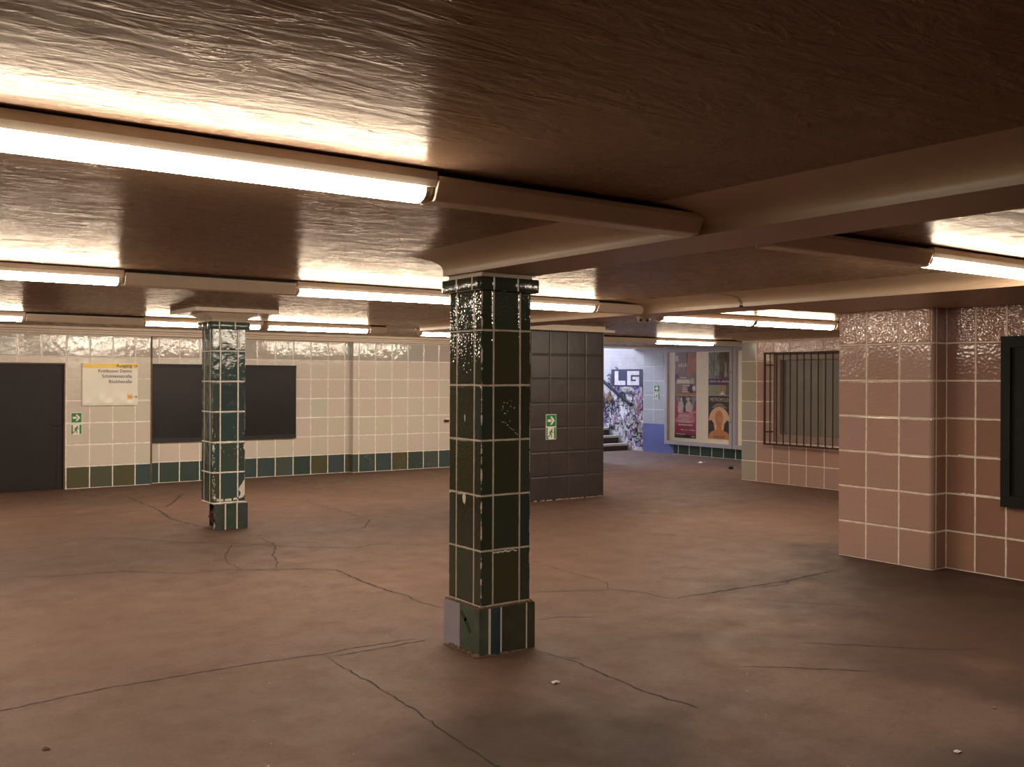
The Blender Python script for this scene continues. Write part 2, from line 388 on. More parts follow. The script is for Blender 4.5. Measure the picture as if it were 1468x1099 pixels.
M['sludge'] = plain('brown_mortar', (.13, .07, .045), .8, vary=.3, nscale=25, bump=.004)
M['cam'] = plain('beige_camera_plastic', (.42, .33, .26), .35)
M['lens'] = plain('dark_lens', (.012, .012, .014), .1)

# ------------------------------------------------------------------ setting: floor, ceiling
CRACKS = [
 (.014, [(1.19,8.703),(1.616,8.512),(2.049,8.438),(2.475,8.039),(2.771,8.024),(3.068,7.822),(3.347,7.664),(3.547,7.495),(3.508,6.969),(3.51,6.566),(3.548,6.355),(3.523,6.097),(3.572,5.805)]),
 (.010, [(.4,5.2),(.715,5.232),(1.216,5.303),(1.763,5.296),(2.038,5.291),(2.385,5.244),(2.666,5.26),(2.907,5.25),(3.0,5.23)]),
 (.009, [(2.394,5.178),(2.379,4.767),(2.374,4.345),(2.324,3.776),(2.306,3.458),(2.29,3.0)]),
 (.010, [(2.407,5.169),(2.622,5.172),(2.861,5.168),(3.033,5.171)]),
 (.012, [(1.388,10.156),(1.832,10.17),(2.223,10.326),(2.519,10.126),(2.932,9.522),(3.299,9.274),(3.545,8.897),(4.138,8.351),(4.378,8.446),(4.914,8.036)]),
 (.012, [(3.299,9.274),(3.004,8.681),(2.905,8.323),(2.902,8.023)]),
 (.013, [(3.626,9.507),(3.578,8.893),(3.368,8.454),(3.263,8.079),(3.13,7.794)]),
 (.022, [(3.377,12.142),(3.271,11.287),(3.325,10.798),(3.4,10.325)]),
 (.016, [(3.393,13.786),(3.377,12.142)]),
 (.018, [(3.377,12.142),(3.618,12.486),(4.099,13.558)]),
 (.014, [(1.688,12.348),(2.617,12.158),(3.377,12.142)]),
 (.014, [(5.169,12.014),(5.151,10.806),(5.108,9.922),(4.789,9.449),(4.351,9.343),(3.75,9.841)]),
 (.009, [(4.38,5.88),(4.955,5.604),(5.064,5.412),(5.086,5.125)]),
 (.020, [(5.086,5.125),(5.384,5.112),(5.92,5.086),(6.325,5.07),(6.764,5.102),(7.166,5.128)]),
 (.014, [(5.861,5.035),(6.177,4.992),(6.439,5.085)]),
 (.006, [(5.384,5.112),(5.591,4.732),(5.935,4.311),(6.115,4.084)]),
 (.011, [(3.456,4.64),(3.48,4.443),(3.512,4.305),(3.487,4.035),(3.463,3.701),(3.505,3.356)]),
 (.010, [(3.48,4.443),(3.557,4.321)]),
 (.008, [(4.854,3.849),(5.151,3.573),(5.422,3.281),(5.666,3.112)]),
 (.009, [(4.185,3.72),(4.459,3.493),(4.722,3.241)]),
 (.006, [(5.125,6.911),(5.093,6.398),(5.077,5.833),(4.915,5.622)]),
 (.007, [(3.903,5.194),(4.105,5.158),(4.262,5.017)]),
]
X0, X1, Y0, Y1 = -4.0, 15.05, -3.5, 16.4
b = MB()
b.box(X0-.3, X1+.3, Y0-.3, 20.5, -.2, 0)
for w, pts in CRACKS:
    fine = [Vector((*pts[0], 0))]
    for p, q in zip(pts, pts[1:]):
        p, q = Vector((*p, 0)), Vector((*q, 0)); k = max(2, int((q-p).length/.05)); nrm = Vector((-(q-p).y, (q-p).x, 0)).normalized()
        for i in range(1, k+1):
            fine.append(p.lerp(q, i/k)+nrm*random.uniform(-.011, .011)*(i < k))
    L = len(fine)
    for i, (p, q) in enumerate(zip(fine, fine[1:])):
        t = (q-p).normalized(); nr = Vector((-t.y, t.x, 0))
        wa = w*random.uniform(.35, 1.0)*.72*min(1, .3+4*min(i, L-i)/L); wb = wa*random.uniform(.6, 1.3)
        z = Vector((0, 0, .0012)); e = t*.004
        b.face([p-nr*wa-e+z, q-nr*wb+e+z, q+nr*wb+e+z, p+nr*wa-e+z], None, 1)
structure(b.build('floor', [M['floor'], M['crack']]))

b = MB(); b.box(X0-.3, X1+.3, Y0-.3, Y1, ZC, ZC+.2)
structure(b.build('ceiling', M['ceil']))

# beams with coved flanks -------------------------------------------------------
def cove(xa, xb, za, zb, k=10):   # concave sweep from beam edge (xa, za) up to the ceiling (xb, zb)
    return [(xa+(xb-xa)*(1-math.cos(t*PI/2))**1.6, za+(zb-za)*math.sin(t*PI/2)) for t in [i/k for i in range(k+1)]]
def beam(name, xl, xr, y0, y1, wl, wr):
    b = MB()
    left = [(a, z) for a, z in cove(xl, xl-wl, ZB+.012, ZC+.002)][::-1]
    right = [(a, z) for a, z in cove(xr, xr+wr, ZB+.012, ZC+.002)]
    prof = left+[(xl, ZB), (xr, ZB)]+right
    b.prism(prof, 'y', y0, y1, caps=False, closed=False, smooth=True)
    b.face([(a, y1, z) for a, z in prof]); b.face([(a, y0, z) for a, z in reversed(prof)])
    o = b.build(name, M['plaster'], weld=True)
    for p in o.data.polygons: p.use_smooth = len(p.vertices) == 4
    e = o.modifiers.new('edges', 'EDGE_SPLIT'); e.split_angle = math.radians(40)
    return structure(o)
beam('trim_1', 3.075, 3.51, Y0, 5.04, .42, .32)
beam('trim_2', 6.36, 6.80, 5.58, 11.0, .40, .30)
beam('trim_3', 6.36, 7.95, Y0, 5.62, .40, .02)

# walls ---------------------------------------------------------------------------
def wall_strip(b, pts, bands, ustart=None):
    """vertical strips along a polyline of (x, y), room on the left-hand side of travel reversed; bands = [(z0, z1, mat)]"""
    u = ustart
    for (xa, ya), (xb, yb) in zip(pts, pts[1:]):
        L = math.hypot(xb-xa, yb-ya)
        for z0, z1, m in bands:
            b.face([(xa, ya, z0), (xb, yb, z0), (xb, yb, z1), (xa, ya, z1)], [(u, z0), (u+L, z0), (u+L, z1), (u, z1)], m)
        u += L
BANDS = [(0, .31, 1), (.31, 1.896, 0), (1.896, ZC, 2)]
# back wall, seen across the hall: three planes with small jogs
YL, YM, YR = 15.05, 15.17, 15.06
b = MB()
DX0, DX1, DZ = 1.86, 2.885, 1.796
wall_strip(b, [(X0, YL), (DX0, YL)], BANDS, X0)
wall_strip(b, [(DX0, YL), (DX1, YL)], [(DZ, 1.896, 0), (1.896, ZC, 2)], DX0)
wall_strip(b, [(DX1, YL), (4.09, YL)], BANDS, DX1)
wall_strip(b, [(4.09, YL), (4.09, YM)], BANDS, 4.09)
b.face([(DX0, YL, 0), (DX0, YL+.1, 0), (DX0, YL+.1, DZ), (DX0, YL, DZ)], None, 9); b.face([(DX1, YL+.1, 0), (DX1, YL, 0), (DX1, YL, DZ), (DX1, YL+.1, DZ)], None, 9)
b.face([(DX0, YL, DZ), (DX0, YL+.1, DZ), (DX1, YL+.1, DZ), (DX1, YL, DZ)], None, 9)
wall_strip(b, [(4.09, YM), (7.416, YM)], [(a, c, m+3) for a, c, m in BANDS], 4.09)
wall_strip(b, [(7.416, YM), (7.416, YR)], [(a, c, m+6) for a, c, m in BANDS], 7.30)
wall_strip(b, [(7.416, YR), (12.6, YR)], [(a, c, m+6) for a, c, m in BANDS], 7.416)
wall_strip(b, [(12.6, YR), (12.6, 15.6)], [(0, ZC, 10)], 12.6)
b.box(X0, 12.55, YM+.06, YM+.3, -.05, ZC+.1, 10)
structure(b.build('wall_back', [M['wlc'], M['wlg'], M['wlt'], M['wmc'], M['wmg'], M['wmt'], M['wrc'], M['wrg'], M['wrt'], M['rust'], M['plaster']]))
b = MB()
b.box(4.072, 4.098, YL-.004, YL+.03, 0, 2.215)
structure(b.build('trim_4', M['rust']))
b = MB()
b.prism([(YM+.05, ZC), (YL-.16, ZC), (YL-.16, 2.285), (YL-.10, 2.275), (YL-.10, 2.255), (YL-.05, 2.25), (YL-.05, 2.222), (YL-.03, 2.212), (YM+.05, 2.212)], 'x', X0, 12.6)
structure(b.build('trim_5', M['cornice']))

# left and rear closing walls (behind and beside the viewer)
b = MB(); wall_strip(b, [(X0, Y0), (X0, YL)], BANDS, 0); b.box(X0-.3, X0-.02, Y0, YL, 0, ZC, 0)
structure(b.build('wall_left', [M['wlc'], M['wlg'], M['wlt']]))
b = MB(); wall_strip(b, [(7.87, Y0), (X0, Y0)], [(0, ZC, 0)], 0); b.box(X0, 7.87, Y0-.3, Y0-.02, 0, ZC, 0)
structure(b.build('wall_front', [M['rw']]))

# right wall
b = MB()
ZT = 2.225
wall_strip(b, [(7.87, 4.66), (7.87, Y0)], [], 0)
L = 4.65-Y0
b.face([(7.87, Y0, 0), (7.87, 4.65, 0), (7.87, 4.65, 1.92), (7.87, Y0, 1.92)], [(Y0, 0), (4.65, 0), (4.65, 1.92), (Y0, 1.92)], 0)
b.face([(7.87, Y0, 1.92), (7.87, 4.65, 1.92), (7.87, 4.65, ZC), (7.87, Y0, ZC)], [(Y0, 1.92), (4.65, 1.92), (4.65, ZC), (Y0, ZC)], 1)
b.box(7.89, 8.3, Y0, 4.6, 0, ZC, 2)
structure(b.build('wall_right', [M['rw'], M['rwt'], M['plaster']]))
# pink pillar (rounded front corner) and the wall that returns behind it
b = MB(); r = .035
pts = [(12.1, 5.57), (7.66, 5.57)]
arc = [(7.66+r-r*math.cos(t), 4.65+r-r*math.sin(t)) for t in [i*PI/2/6 for i in range(7)]]
for z0, z1, dm in ((0, 1.92, 0), (1.92, ZC-.004, 1)):
    b.face([(12.1, 5.57, z0), (7.66, 5.57, z0), (7.66, 5.57, z1), (12.1, 5.57, z1)], [(1.1, z0), (5.57, z0), (5.57, z1), (1.1, z1)], dm)
    b.face([(7.66, 5.57, z0), (7.66, 4.65+r, z0), (7.66, 4.65+r, z1), (7.66, 5.57, z1)], [(5.57, z0), (4.65+r, z0), (4.65+r, z1), (5.57, z1)], dm)
    for i in range(6):
        (xa, ya), (xb, yb) = arc[i], arc[i+1]; ua, ub = 4.65+r-r*i*PI/12, 4.65+r-r*(i+1)*PI/12
        b.face([(xa, ya, z0), (xb, yb, z0), (xb, yb, z1), (xa, ya, z1)], [(ua+.02, z0), (ub+.02, z0), (ub+.02, z1), (ua+.02, z1)], dm, True)
    b.face([(7.66+r, 4.65, z0), (7.9, 4.65, z0), (7.9, 4.65, z1), (7.66+r, 4.65, z1)], [(7.66+r, z0), (7.9, z0), (7.9, z1), (7.66+r, z1)], 2)
pil = b.build('pink_tiled_pillar', [M['pier'], M['piert'], M['pierr']])
tag(rebase(pil, (7.9, 5.1, 0)), 'broad pink tiled pillar jutting from the right wall, glossy at the top', 'pillar', kind='thing')

# window wall
b = MB()
WY0, WY1, WZ0, WZ1 = 7.75, 9.99, .64, 2.0
def wx(y0, y1, z0, z1, m, x=12.1):
    b.face([(x, y1, z0), (x, y0, z0), (x, y0, z1), (x, y1, z1)], [(y1, z0), (y0, z0), (y0, z1), (y1, z1)], m)
wx(5.57, WY0, 0, 1.896, 0); wx(WY0, WY1, 0, WZ0, 0); wx(WY1, 10.33, 0, 1.896, 0)
wx(5.57, WY0, 1.896, ZC, 1); wx(WY1, 10.33, 1.896, ZC, 1); wx(WY0, WY1, WZ1, ZC, 1)
wx(10.33, 10.63, 0, 1.896, 2); wx(10.33, 10.63, 1.896, ZC, 2)
b.face([(12.1, 10.63, 0), (15.05, 10.63, 0), (15.05, 10.63, ZC), (12.1, 10.63, ZC)][::-1], [(10.33, 0), (13.28, 0), (13.28, ZC), (10.33, ZC)][::-1], 2)
for y in (WY0, WY1): b.face([(12.1, y, WZ0), (12.25, y, WZ0), (12.25, y, WZ1), (12.1, y, WZ1)], None, 3)
for z in (WZ0, WZ1): b.face([(12.1, WY0, z), (12.25, WY0, z), (12.25, WY1, z), (12.1, WY1, z)], None, 3)
b.box(12.3, 12.5, 5.6, 10.6, 0, ZC, 3)
structure(b.build('wall_window_side', [M['win'], M['wint'], M['wing'], M['winframe']]))
b = MB()
b.prism([(12.1, 2.222), (11.98, 2.222), (11.97, 2.235), (11.90, 2.26), (11.8, 2.285), (11.62, 2.31), (11.45, ZC+.002), (12.1, ZC+.002)], 'y', 5.57, 10.63)
structure(b.build('trim_6', M['plaster']))
# the barred window
b = MB()
for y0, y1, z0, z1 in ((WY0, WY0+.09, WZ0, WZ1), (WY1-.10, WY1, WZ0, WZ1), (WY0+.09, WY1-.10, WZ0, WZ0+.12), (WY0+.09, WY1-.10, WZ1-.09, WZ1)):
    b.box(12.125, 12.22, y0, y1, z0, z1)
w = structure(b.build('window_1', M['winframe']))
b = MB()
b.box(12.2, 12.24, WY0+.09, WY1-.10, WZ0+.12, WZ1-.09)
for z in (.98, 1.3, 1.62): b.box(12.19, 12.215, WY0+.07, WY1-.07, z-.012, z+.012)
for y in (8.5, 9.2): b.box(12.195, 12.215, y-.012, y+.012, WZ0+.09, WZ1-.07)
b.build('shutter', M['shut'], w)

gy0, gy1, gz0, gz1, gx = 7.6, 10.075, .597, 2.025, 11.99
g = thing('window_grille', 'rusty iron bar grille over the dark window beside the pink pillar', 'window grille', (gx, (gy0+gy1)/2, gz0))
b = MB()
for y in (gy0, gy1): b.box(gx-.011, gx+.011, y-.013, y+.013, gz0, gz1)
for z in (gz0, gz1-.026): b.box(gx-.011, gx+.011, gy0, gy1, z, z+.026)
b.build('frame', M['iron'], g)
y = 9.97
while y > gy0+.05:
    b = MB(); b.box(gx-.006, gx+.006, y-.0075, y+.0075, gz0+.01, gz1-.01); b.build('bar', M['iron'], g); y -= .127
for y in (gy0, gy1):
    for z in (.80, 1.83):
        b = MB(); yi = y-.07 if y > 9 else y+.07
        b.tube((gx, y, z), (gx, yi, z), .009); b.tube((gx, yi, z), (12.1, yi, z), .009); b.build('bracket', M['iron'], g)

# poster alcove wall and the stair side wall: one plane
XE = 15.05
b = MB()
def ex(y0, y1, z0, z1, m):
    b.face([(XE, y1, z0), (XE, y0, z0), (XE, y0, z1), (XE, y1, z1)], [(y1, z0), (y0, z0), (y0, z1), (y1, z1)], m)
ex(10.63, 15.12, 0, .31, 0); ex(10.63, 15.3, .31, ZC, 1); ex(15.12, 15.3, 0, .31, 2); ex(15.3, 16.08, 0, .63, 2); ex(15.3, 16.08, .63, ZC, 1)
ex(16.08, 20.5, 0, 5.0, 3)
b.box(XE+.02, XE+.3, 10.6, 20.5, -.1, 5.0, 3)
we = structure(b.build('wall_stair_side', [M['pg'], M['bt'], M['blue'], M['brick']]))
b = MB()
b.face([(12.6, 15.6, 0), (12.6, 20.5, 0), (12.6, 20.5, 5), (12.6, 15.6, 5)], [(15.6, 0), (20.5, 0), (20.5, 5), (15.6, 5)], 0)
b.box(12.3, 12.58, 15.4, 20.5, 0, 5.0, 0)
structure(b.build('wall_stair_left', [M['brick']]))
b = MB(); b.box(12.3, 15.35, 20.5, 20.7, 0, 5.0); structure(b.build('wall_stair_end', [M['brick']]))
b = MB(); b.box(12.55, XE, 15.45, 16.4, 2.285, ZC+.05); structure(b.build('trim_7', M['cornice']))

# graffiti on the stair wall -------------------------------------------------------
FE = ((XE, 0, 0), (0, -1, 0), (-1, 0, 0))      # wall frame facing -X: u = -y
def gcol(name, c): return plain(name, c, .5, vary=.15, nscale=12, bump=0)
GM = [gcol('graffiti_navy', (.03, .03, .09)), gcol('graffiti_black', (.04, .035, .045)), gcol('graffiti_pink', (.55, .16, .2)),
      gcol('graffiti_violet', (.30, .22, .50)), gcol('graffiti_white', (.72, .68, .72)), gcol('graffiti_mint', (.38, .55, .48)), gcol('graffiti_grey', (.35, .32, .36))]
b = MB(); rr = random.Random(11)
def low(y): return max(.02, (y-16.6)*.52+.1)
def wobble(cx, cz, n, s):
    p = [(cx+rr.uniform(-s, s), cz+rr.uniform(-s, s))]
    a = rr.uniform(0, 6.28)
    for i in range(n):
        a += rr.uniform(-1.6, 1.6); p.append((p[-1][0]+math.cos(a)*s*.7, p[-1][1]+math.sin(a)*s*.9))
    return p
lay = .001
for k in range(46):       # soft fill patches
    y = rr.uniform(16.12, 17.5); z = rr.uniform(low(y)+.05, 1.5 if y < 17 else 1.2)
    s = rr.uniform(.05, .16); m = rr.choice([4, 4, 4, 6, 2, 3, 5, 6])
    if m == 5: z = .3; y = 16.3
    if m == 2: y = rr.uniform(16.12, 16.4) if rr.random() < .6 else 17.0
    q = [(-y+math.cos(t*.7)*s*rr.uniform(.6, 1.2), z+math.sin(t*.7)*s*rr.uniform(.5, 1.0)) for t in range(9)]
    b.poly(q, FE, lay, m); lay += .00003
for k in range(230):      # tags: chains of letter-like strokes
    y = rr.uniform(16.12, 17.75); z = rr.uniform(low(y)+.06, 1.45 if y < 17.1 else 1.15)
    m = rr.choice([1, 1, 1, 0, 0, 0, 3, 2, 4, 6])
    if m == 2 and y > 16.45: m = 1
    s = rr.uniform(.03, .085)
    for c in range(rr.choice([1, 2, 3, 4])):
        pts = wobble(-y+c*s*1.3, z, rr.choice([2, 3, 3, 4]), s*.8)
        pts = [(max(-17.9, min(-16.1, u)), max(low(-u)+.02, v)) for u, v in pts]
        b.stroke(pts, rr.uniform(.010, .026), FE, lay, m); lay += .00001
# the framed letters
b.rect(-17.15, -16.10, 1.44, 1.83, FE, lay+.001, 0)
for k in range(14):
    u = rr.uniform(-17.3, -16.95); b.stroke(wobble(u, rr.uniform(1.4, 1.8), 3, .05), .022, FE, lay+.0015, 0)
lo = lay+.002
for (u0, u1, v0, v1) in ((-17.03,-16.9,1.47,1.79), (-17.03,-16.66,1.47,1.57), (-16.60,-16.48,1.47,1.79), (-16.60,-16.2,1.70,1.79), (-16.60,-16.2,1.47,1.56), (-16.31,-16.2,1.47,1.66), (-16.42,-16.2,1.60,1.66)):
    b.rect(u0, u1, v0, v1, FE, lo, 4); lo += .0003
b.build('graffiti', GM, we)
# rough brown patch in the plaster
b = MB(); rr2 = random.Random(3)
b.ball((XE, 17.24, 1.17), .035, .15, .125, 18, 12, fn=lambda q: 1+.18*math.sin(5*q.y+3*q.z)+.1*math.sin(9*q.z+q.y*4))
rp = b.build('broken_patch', plain('raw_brown_plaster', (.22, .14, .09), .9, vary=.35, nscale=18, bump=.02), we)

# stairs ---------------------------------------------------------------------------
SY, SX0, SX1 = 16.58, 12.6, XE
st = thing('staircase', 'dark concrete stairs with pale edges rising beside the graffiti wall', 'staircase', (13.8, SY, 0), kind='thing')
for i in range(12):
    y = SY+.32*i; z = .165*(i+1)-.02
    b = MB(); b.box(SX0+.008, SX1-.008, y, y+.32+.01, max(0, z-.33), z); s_ = b.build('step', M['step'], st)
    b = MB(); b.box(SX0, SX1-.02, y-.012, y+.09, z-.045, z+.004); b.build('step_edge', M['nose'], s_)
# handrail
def hz(y): return 1.015+(y-16.39)*.555
h = thing('handrail', 'dark navy handrail sloping up the graffiti wall over the stairs', 'handrail', (XE-.07, 16.4, 1.0))
b = MB(); prof = []
for y0, y1 in ((16.39, 20.2),):
    q = [(XE-.10, y0, hz(y0)-.035), (XE-.055, y0, hz(y0)-.035), (XE-.055, y0, hz(y0)+.04), (XE-.10, y0, hz(y0)+.04)]
    e = [(x, y1, z+hz(y1)-hz(y0)) for x, y, z in q]
    for i in range(4): j = (i+1) % 4; b.face([q[i], q[j], e[j], e[i]])
    b.face(q[::-1]); b.face(e)
bevel(b.build('rail', M['rail'], h, weld=True), .01)
for y in (16.7, 17.9, 19.1):
    b = MB(); b.tube((XE-.075, y, hz(y)-.03), (XE-.075, y, hz(y)-.09), .01); b.tube((XE-.075, y, hz(y)-.085), (XE, y, hz(y)-.085), .01); b.build('bracket', M['rail'], h)

# ------------------------------------------------------------------ tiled columns
def column(cx, cy, label, matS, matC, lower, extra, o=.043):
    hw = COLUMN/2
    t = thing('tiled_column', label, 'column', (cx, cy, 0), kind='thing')
    b = MB(); b.box(cx-hw, cx+hw, cy-hw, cy+hw, .27, 2.125, 0); extra(b); bevel(b.build('shaft', [matS, M['chip']], t, weld=True), .006, 2)
    # capital of small tiles with rounded corners
    b = MB(); w = hw+o; r = .03
    ring = []
    for sx, sy, a0 in ((1, -1, -PI/2), (1, 1, 0), (-1, 1, PI/2), (-1, -1, PI)):
        for i in range(5):
            a = a0+i*PI/8; ring.append((cx+sx*(w-r)+r*math.cos(a), cy+sy*(w-r)+r*math.sin(a)))
    zs = [2.112, 2.118, 2.182, 2.190]; ins = [.006, 0, 0, .006]
    run = 0; k = len(ring)
    for i in range(k):
        (xa, ya), (xb, yb) = ring[i], ring[(i+1) % k]; L = math.hypot(xb-xa, yb-ya)
        b.face([(xa, ya, zs[0]), (xb, yb, zs[0]), (xb, yb, zs[3]), (xa, ya, zs[3])], [(run, .0), (run+L, .0), (run+L, .08), (run, .08)], 0, True); run += L
    b.face([(x, y, zs[0]) for x, y in reversed(ring)]); b.face([(x, y, zs[3]) for x, y in ring])
    c = b.build('capital', matC, t, weld=True)
    for p in c.data.polygons: p.use_smooth = len(p.vertices) == 4
    bevel(c, .006, 2, 60)
    b = MB(); b.box(cx-hw-.004, cx+hw+.004, cy-hw-.004, cy+hw+.004, 2.188, lower); b.build('collar', M['plaster'], t)
    return t
CX, CY = 3.302, 4.868
LX, LY = 3.555, 10.328
hw = COLUMN/2
def blob(b, rr, u, v, su, sv, fr, off=.0012, n=11):
    b.poly([(u+math.cos(2*PI*i/n)*su*rr.uniform(.7, 1.15), v+math.sin(2*PI*i/n)*sv*rr.uniform(.75, 1.15)) for i in range(n)], fr, off, 1)
def near_chips(b):      # plaster showing where the glaze has come off
    rr = random.Random(5)
    FN = ((0, CY-hw, 0), (1, 0, 0), (0, -1, 0)); FW = ((CX-hw, 0, 0), (0, -1, 0), (-1, 0, 0))
    blob(b, rr, -(CY+.005), .893, .018, .034, FW); blob(b, rr, -CY, 1.37, .006, .022, FW)
    for i in range(13): blob(b, rr, CX+rr.uniform(-.05, .07), rr.uniform(1.34, 1.47), rr.uniform(.002, .005), rr.uniform(.002, .004), FN)
    for i in range(9): blob(b, rr, CX-.02+i*.014, 1.345-i*.009+rr.uniform(-.01, .01), rr.uniform(.003, .006), rr.uniform(.002, .005), FN)
    for i in range(14): blob(b, rr, CX-.085+i*.012, .59+rr.uniform(-.004, .004), rr.uniform(.004, .010), rr.uniform(.003, .007), FN)
def far_chips(b):
    rr = random.Random(9); FB = ((0, LY-hw, 0), (1, 0, 0), (0, -1, 0))
    b.poly([(LX+hw-.002, .52), (LX+hw-.002, .36), (LX+.155, .33), (LX+.11, .315), (LX+.12, .35), (LX+.13, .38), (LX+.105, .41), (LX+.115, .44), (LX+.14, .47), (LX+.155, .50)], FB, .0014, 1)
    b.stroke([(LX-.155, .345), (LX-.14, .318), (LX-.05, .309), (LX+.04, .312), (LX+.10, .322), (LX+.15, .345)], .024, FB, .0016, 1)
    for u in (LX-.165, LX-.092, LX+.095, LX+.168): blob(b, rr, u, .868, .012, .034, FB, .0016)
    for i in range(46): blob(b, rr, LX-.165+rr.uniform(-.008, .02), rr.uniform(.35, 1.05), rr.uniform(.002, .005), rr.uniform(.003, .010), FB, .0013)
    for i in range(16): blob(b, rr, LX+rr.uniform(-.1, .17), rr.uniform(.6, 1.1), rr.uniform(.002, .005), rr.uniform(.002, .006), FB, .0013)
colA = column(CX, CY, 'near dark green tiled column in the middle of the hall, lilac patch on its base', M['colA'], M['capA'], ZB, near_chips)
colB = column(LX, LY, 'farther teal tiled column with a broken base, in front of the black board', M['colB'], M['capB'], ZB, far_chips)

# base block of the near column: individual odd tiles, one of them painted lilac
bw = COLUMN/2+.024
T1 = tile_mat('base_green_tiles', .5, 1.0, -9, -.5, TEAL+DGREEN, gw=.01, rough=.25, seed=51, chips=.5)
b = MB(); r = .022
xa, xb, ya, yb = CX-bw, CX+bw, CY-bw, CY+bw
def vq(p, q, m, u=0, z0=0, z1=.272):
    L = math.hypot(q[0]-p[0], q[1]-p[1]); b.face([(*p, z0), (*q, z0), (*q, z1), (*p, z1)], [(u, z0), (u+L, z0), (u+L, z1), (u, z1)], m)
A, B_, Cc, D = (xa, ya), (xb, ya), (xb, yb), (xa, yb)
vq((xa, yb), (xa, ya+.212), 1); vq((xa, ya+.212), (xa, ya), 2)
xs = [xa, xa+.062, xa+.078, xa+.146, xa+.156, xa+.330, xa+.339, xb]
for i, m in enumerate((2, 5, 3, 5, 4, 5, 4)): vq((xs[i], ya), (xs[i+1], ya), m)
vq(B_, Cc, 4); vq(Cc, D, 4)
b.face([(*A, .272), (*B_, .272), (*Cc, .272), (*D, .272)], None, 6)
def onetile(name, c, rough=.22): return plain(name, c, rough, vary=.25, nscale=10, bump=.001)
bA = b.build('base_block', [T1, M['lavender'], onetile('grey_green_tile', (.062, .085, .06)), onetile('blue_green_tile', (.03, .055, .07)), onetile('olive_tile', (.045, .05, .034)), M['chip'], M['sludge']], colA, weld=True)
bevel(bA, .008, 2)
b = MB(); b.stroke([(-(ya+.19), .225), (-(ya+.15), .19), (-(ya+.10), .13)], .03, ((xa, 0, 0), (0, -1, 0), (-1, 0, 0)), .0012)
b.build('paint_smear', onetile('dark_green_smear', (.008, .05, .025)), bA)
# brown mortar at the joint and round the foot
b = MB(); rr = random.Random(5)
hw = COLUMN/2
for side in range(4):
    for i in range(26):
        t = -1+2*(i+.5)/26; p = (t*(hw+.008), -(hw+.010)); a = side*PI/2
        x, y = p[0]*math.cos(a)-p[1]*math.sin(a), p[0]*math.sin(a)+p[1]*math.cos(a)
        b.ball((CX+x, CY+y, .273), rr.uniform(.008, .016), rr.uniform(.008, .014), rr.uniform(.004, .012), 7, 5)
b.build('mortar_joint', M['sludge'], colA)
b = MB()
for i in range(40):
    t = rr.uniform(-1, 1)*bw; b.ball((CX-bw-rr.uniform(0, .012), CY+t, .002), rr.uniform(.01, .025), rr.uniform(.01, .03), rr.uniform(.006, .02), 7, 5)
for i in range(22):
    t = rr.uniform(-1, 1)*bw; b.ball((CX+t, CY-bw-rr.uniform(0, .01), .001), rr.uniform(.01, .03), rr.uniform(.008, .018), rr.uniform(.004, .012), 7, 5)
b.build('foot_mortar', M['sludge'], colA)
# farther column: broken base block, chips, flared plaster head
b = MB(); bl = LX-bw+.05
bx = [LX-bw, LX-bw+.15, LX-bw+.165, LX+bw-.125, LX+bw-.11, LX+bw]
prevu = 0
front = [(bx[0]+.028, .0), (bx[0]+.05, .05), (bx[0]+.035, .10), (bx[0]+.04, .16), (bx[0]+.03, .27)]
yb_ = LY-bw
b.face([(front[0][0], yb_, 0), (bx[1], yb_, 0), (bx[1], yb_, .272), (front[4][0], yb_, .272), (front[3][0], yb_, front[3][1]), (front[2][0], yb_, front[2][1]), (front[1][0], yb_, front[1][1])], None, 0)
for i, m in ((1, 3), (2, 1), (3, 3), (4, 2)):
    b.face([(bx[i], yb_, 0), (bx[i+1], yb_, 0), (bx[i+1], yb_, .272), (bx[i], yb_, .272)], None, m)
b.face([(LX+bw, yb_, 0), (LX+bw, LY+bw, 0), (LX+bw, LY+bw, .272), (LX+bw, yb_, .272)], None, 2)
b.face([(LX+bw, LY+bw, 0), (LX-bw+.12, LY+bw, 0), (LX-bw+.12, LY+bw, .272), (LX+bw, LY+bw, .272)], None, 2)
b.face([(LX-bw+.03, yb_, .272), (LX+bw, yb_, .272), (LX+bw, LY+bw, .272), (LX-bw+.03, LY+bw, .272)], None, 3)
b.face([(front[i][0], yb_, front[i][1]) for i in range(5)] + [(front[4-i][0]+.02, yb_+.05, front[4-i][1]) for i in range(5)], None, 3)
b.build('base_block', [onetile('grey_teal_tile', (.05, .065, .058)), onetile('mossy_teal_tile', (.04, .065, .05)), onetile('slate_teal_tile', (.045, .055, .055)), M['chip']], colB)
b = MB(); b.ball((LX+.01, LY, .12), .14, .14, .15, 16, 12, fn=lambda q: 1+.12*math.sin(7*q.z+5*q.y)+.08*math.sin(11*q.x)); b.build('rusty_core', M['hole'], colB)
b = MB()
lv = [(.19, ZB), (.20, ZB+.012), (.235, ZB+.035), (.275, ZB+.062)]
for (ra, za), (rb, zb) in zip(lv, lv[1:]):
    for (sx, sy), (tx, ty) in (((-1,-1),(1,-1)), ((1,-1),(1,1)), ((1,1),(-1,1)), ((-1,1),(-1,-1))):
        b.face([(LX+sx*ra, LY+sy*ra, za), (LX+tx*ra, LY+ty*ra, za), (LX+tx*rb, LY+ty*rb, zb), (LX+sx*rb, LY+sy*rb, zb)])
b.box(LX-.44, LX+.44, LY-.44, LY+.44, ZB+.062, ZC-.001)
b.build('flared_head', M['cornice'], colB)

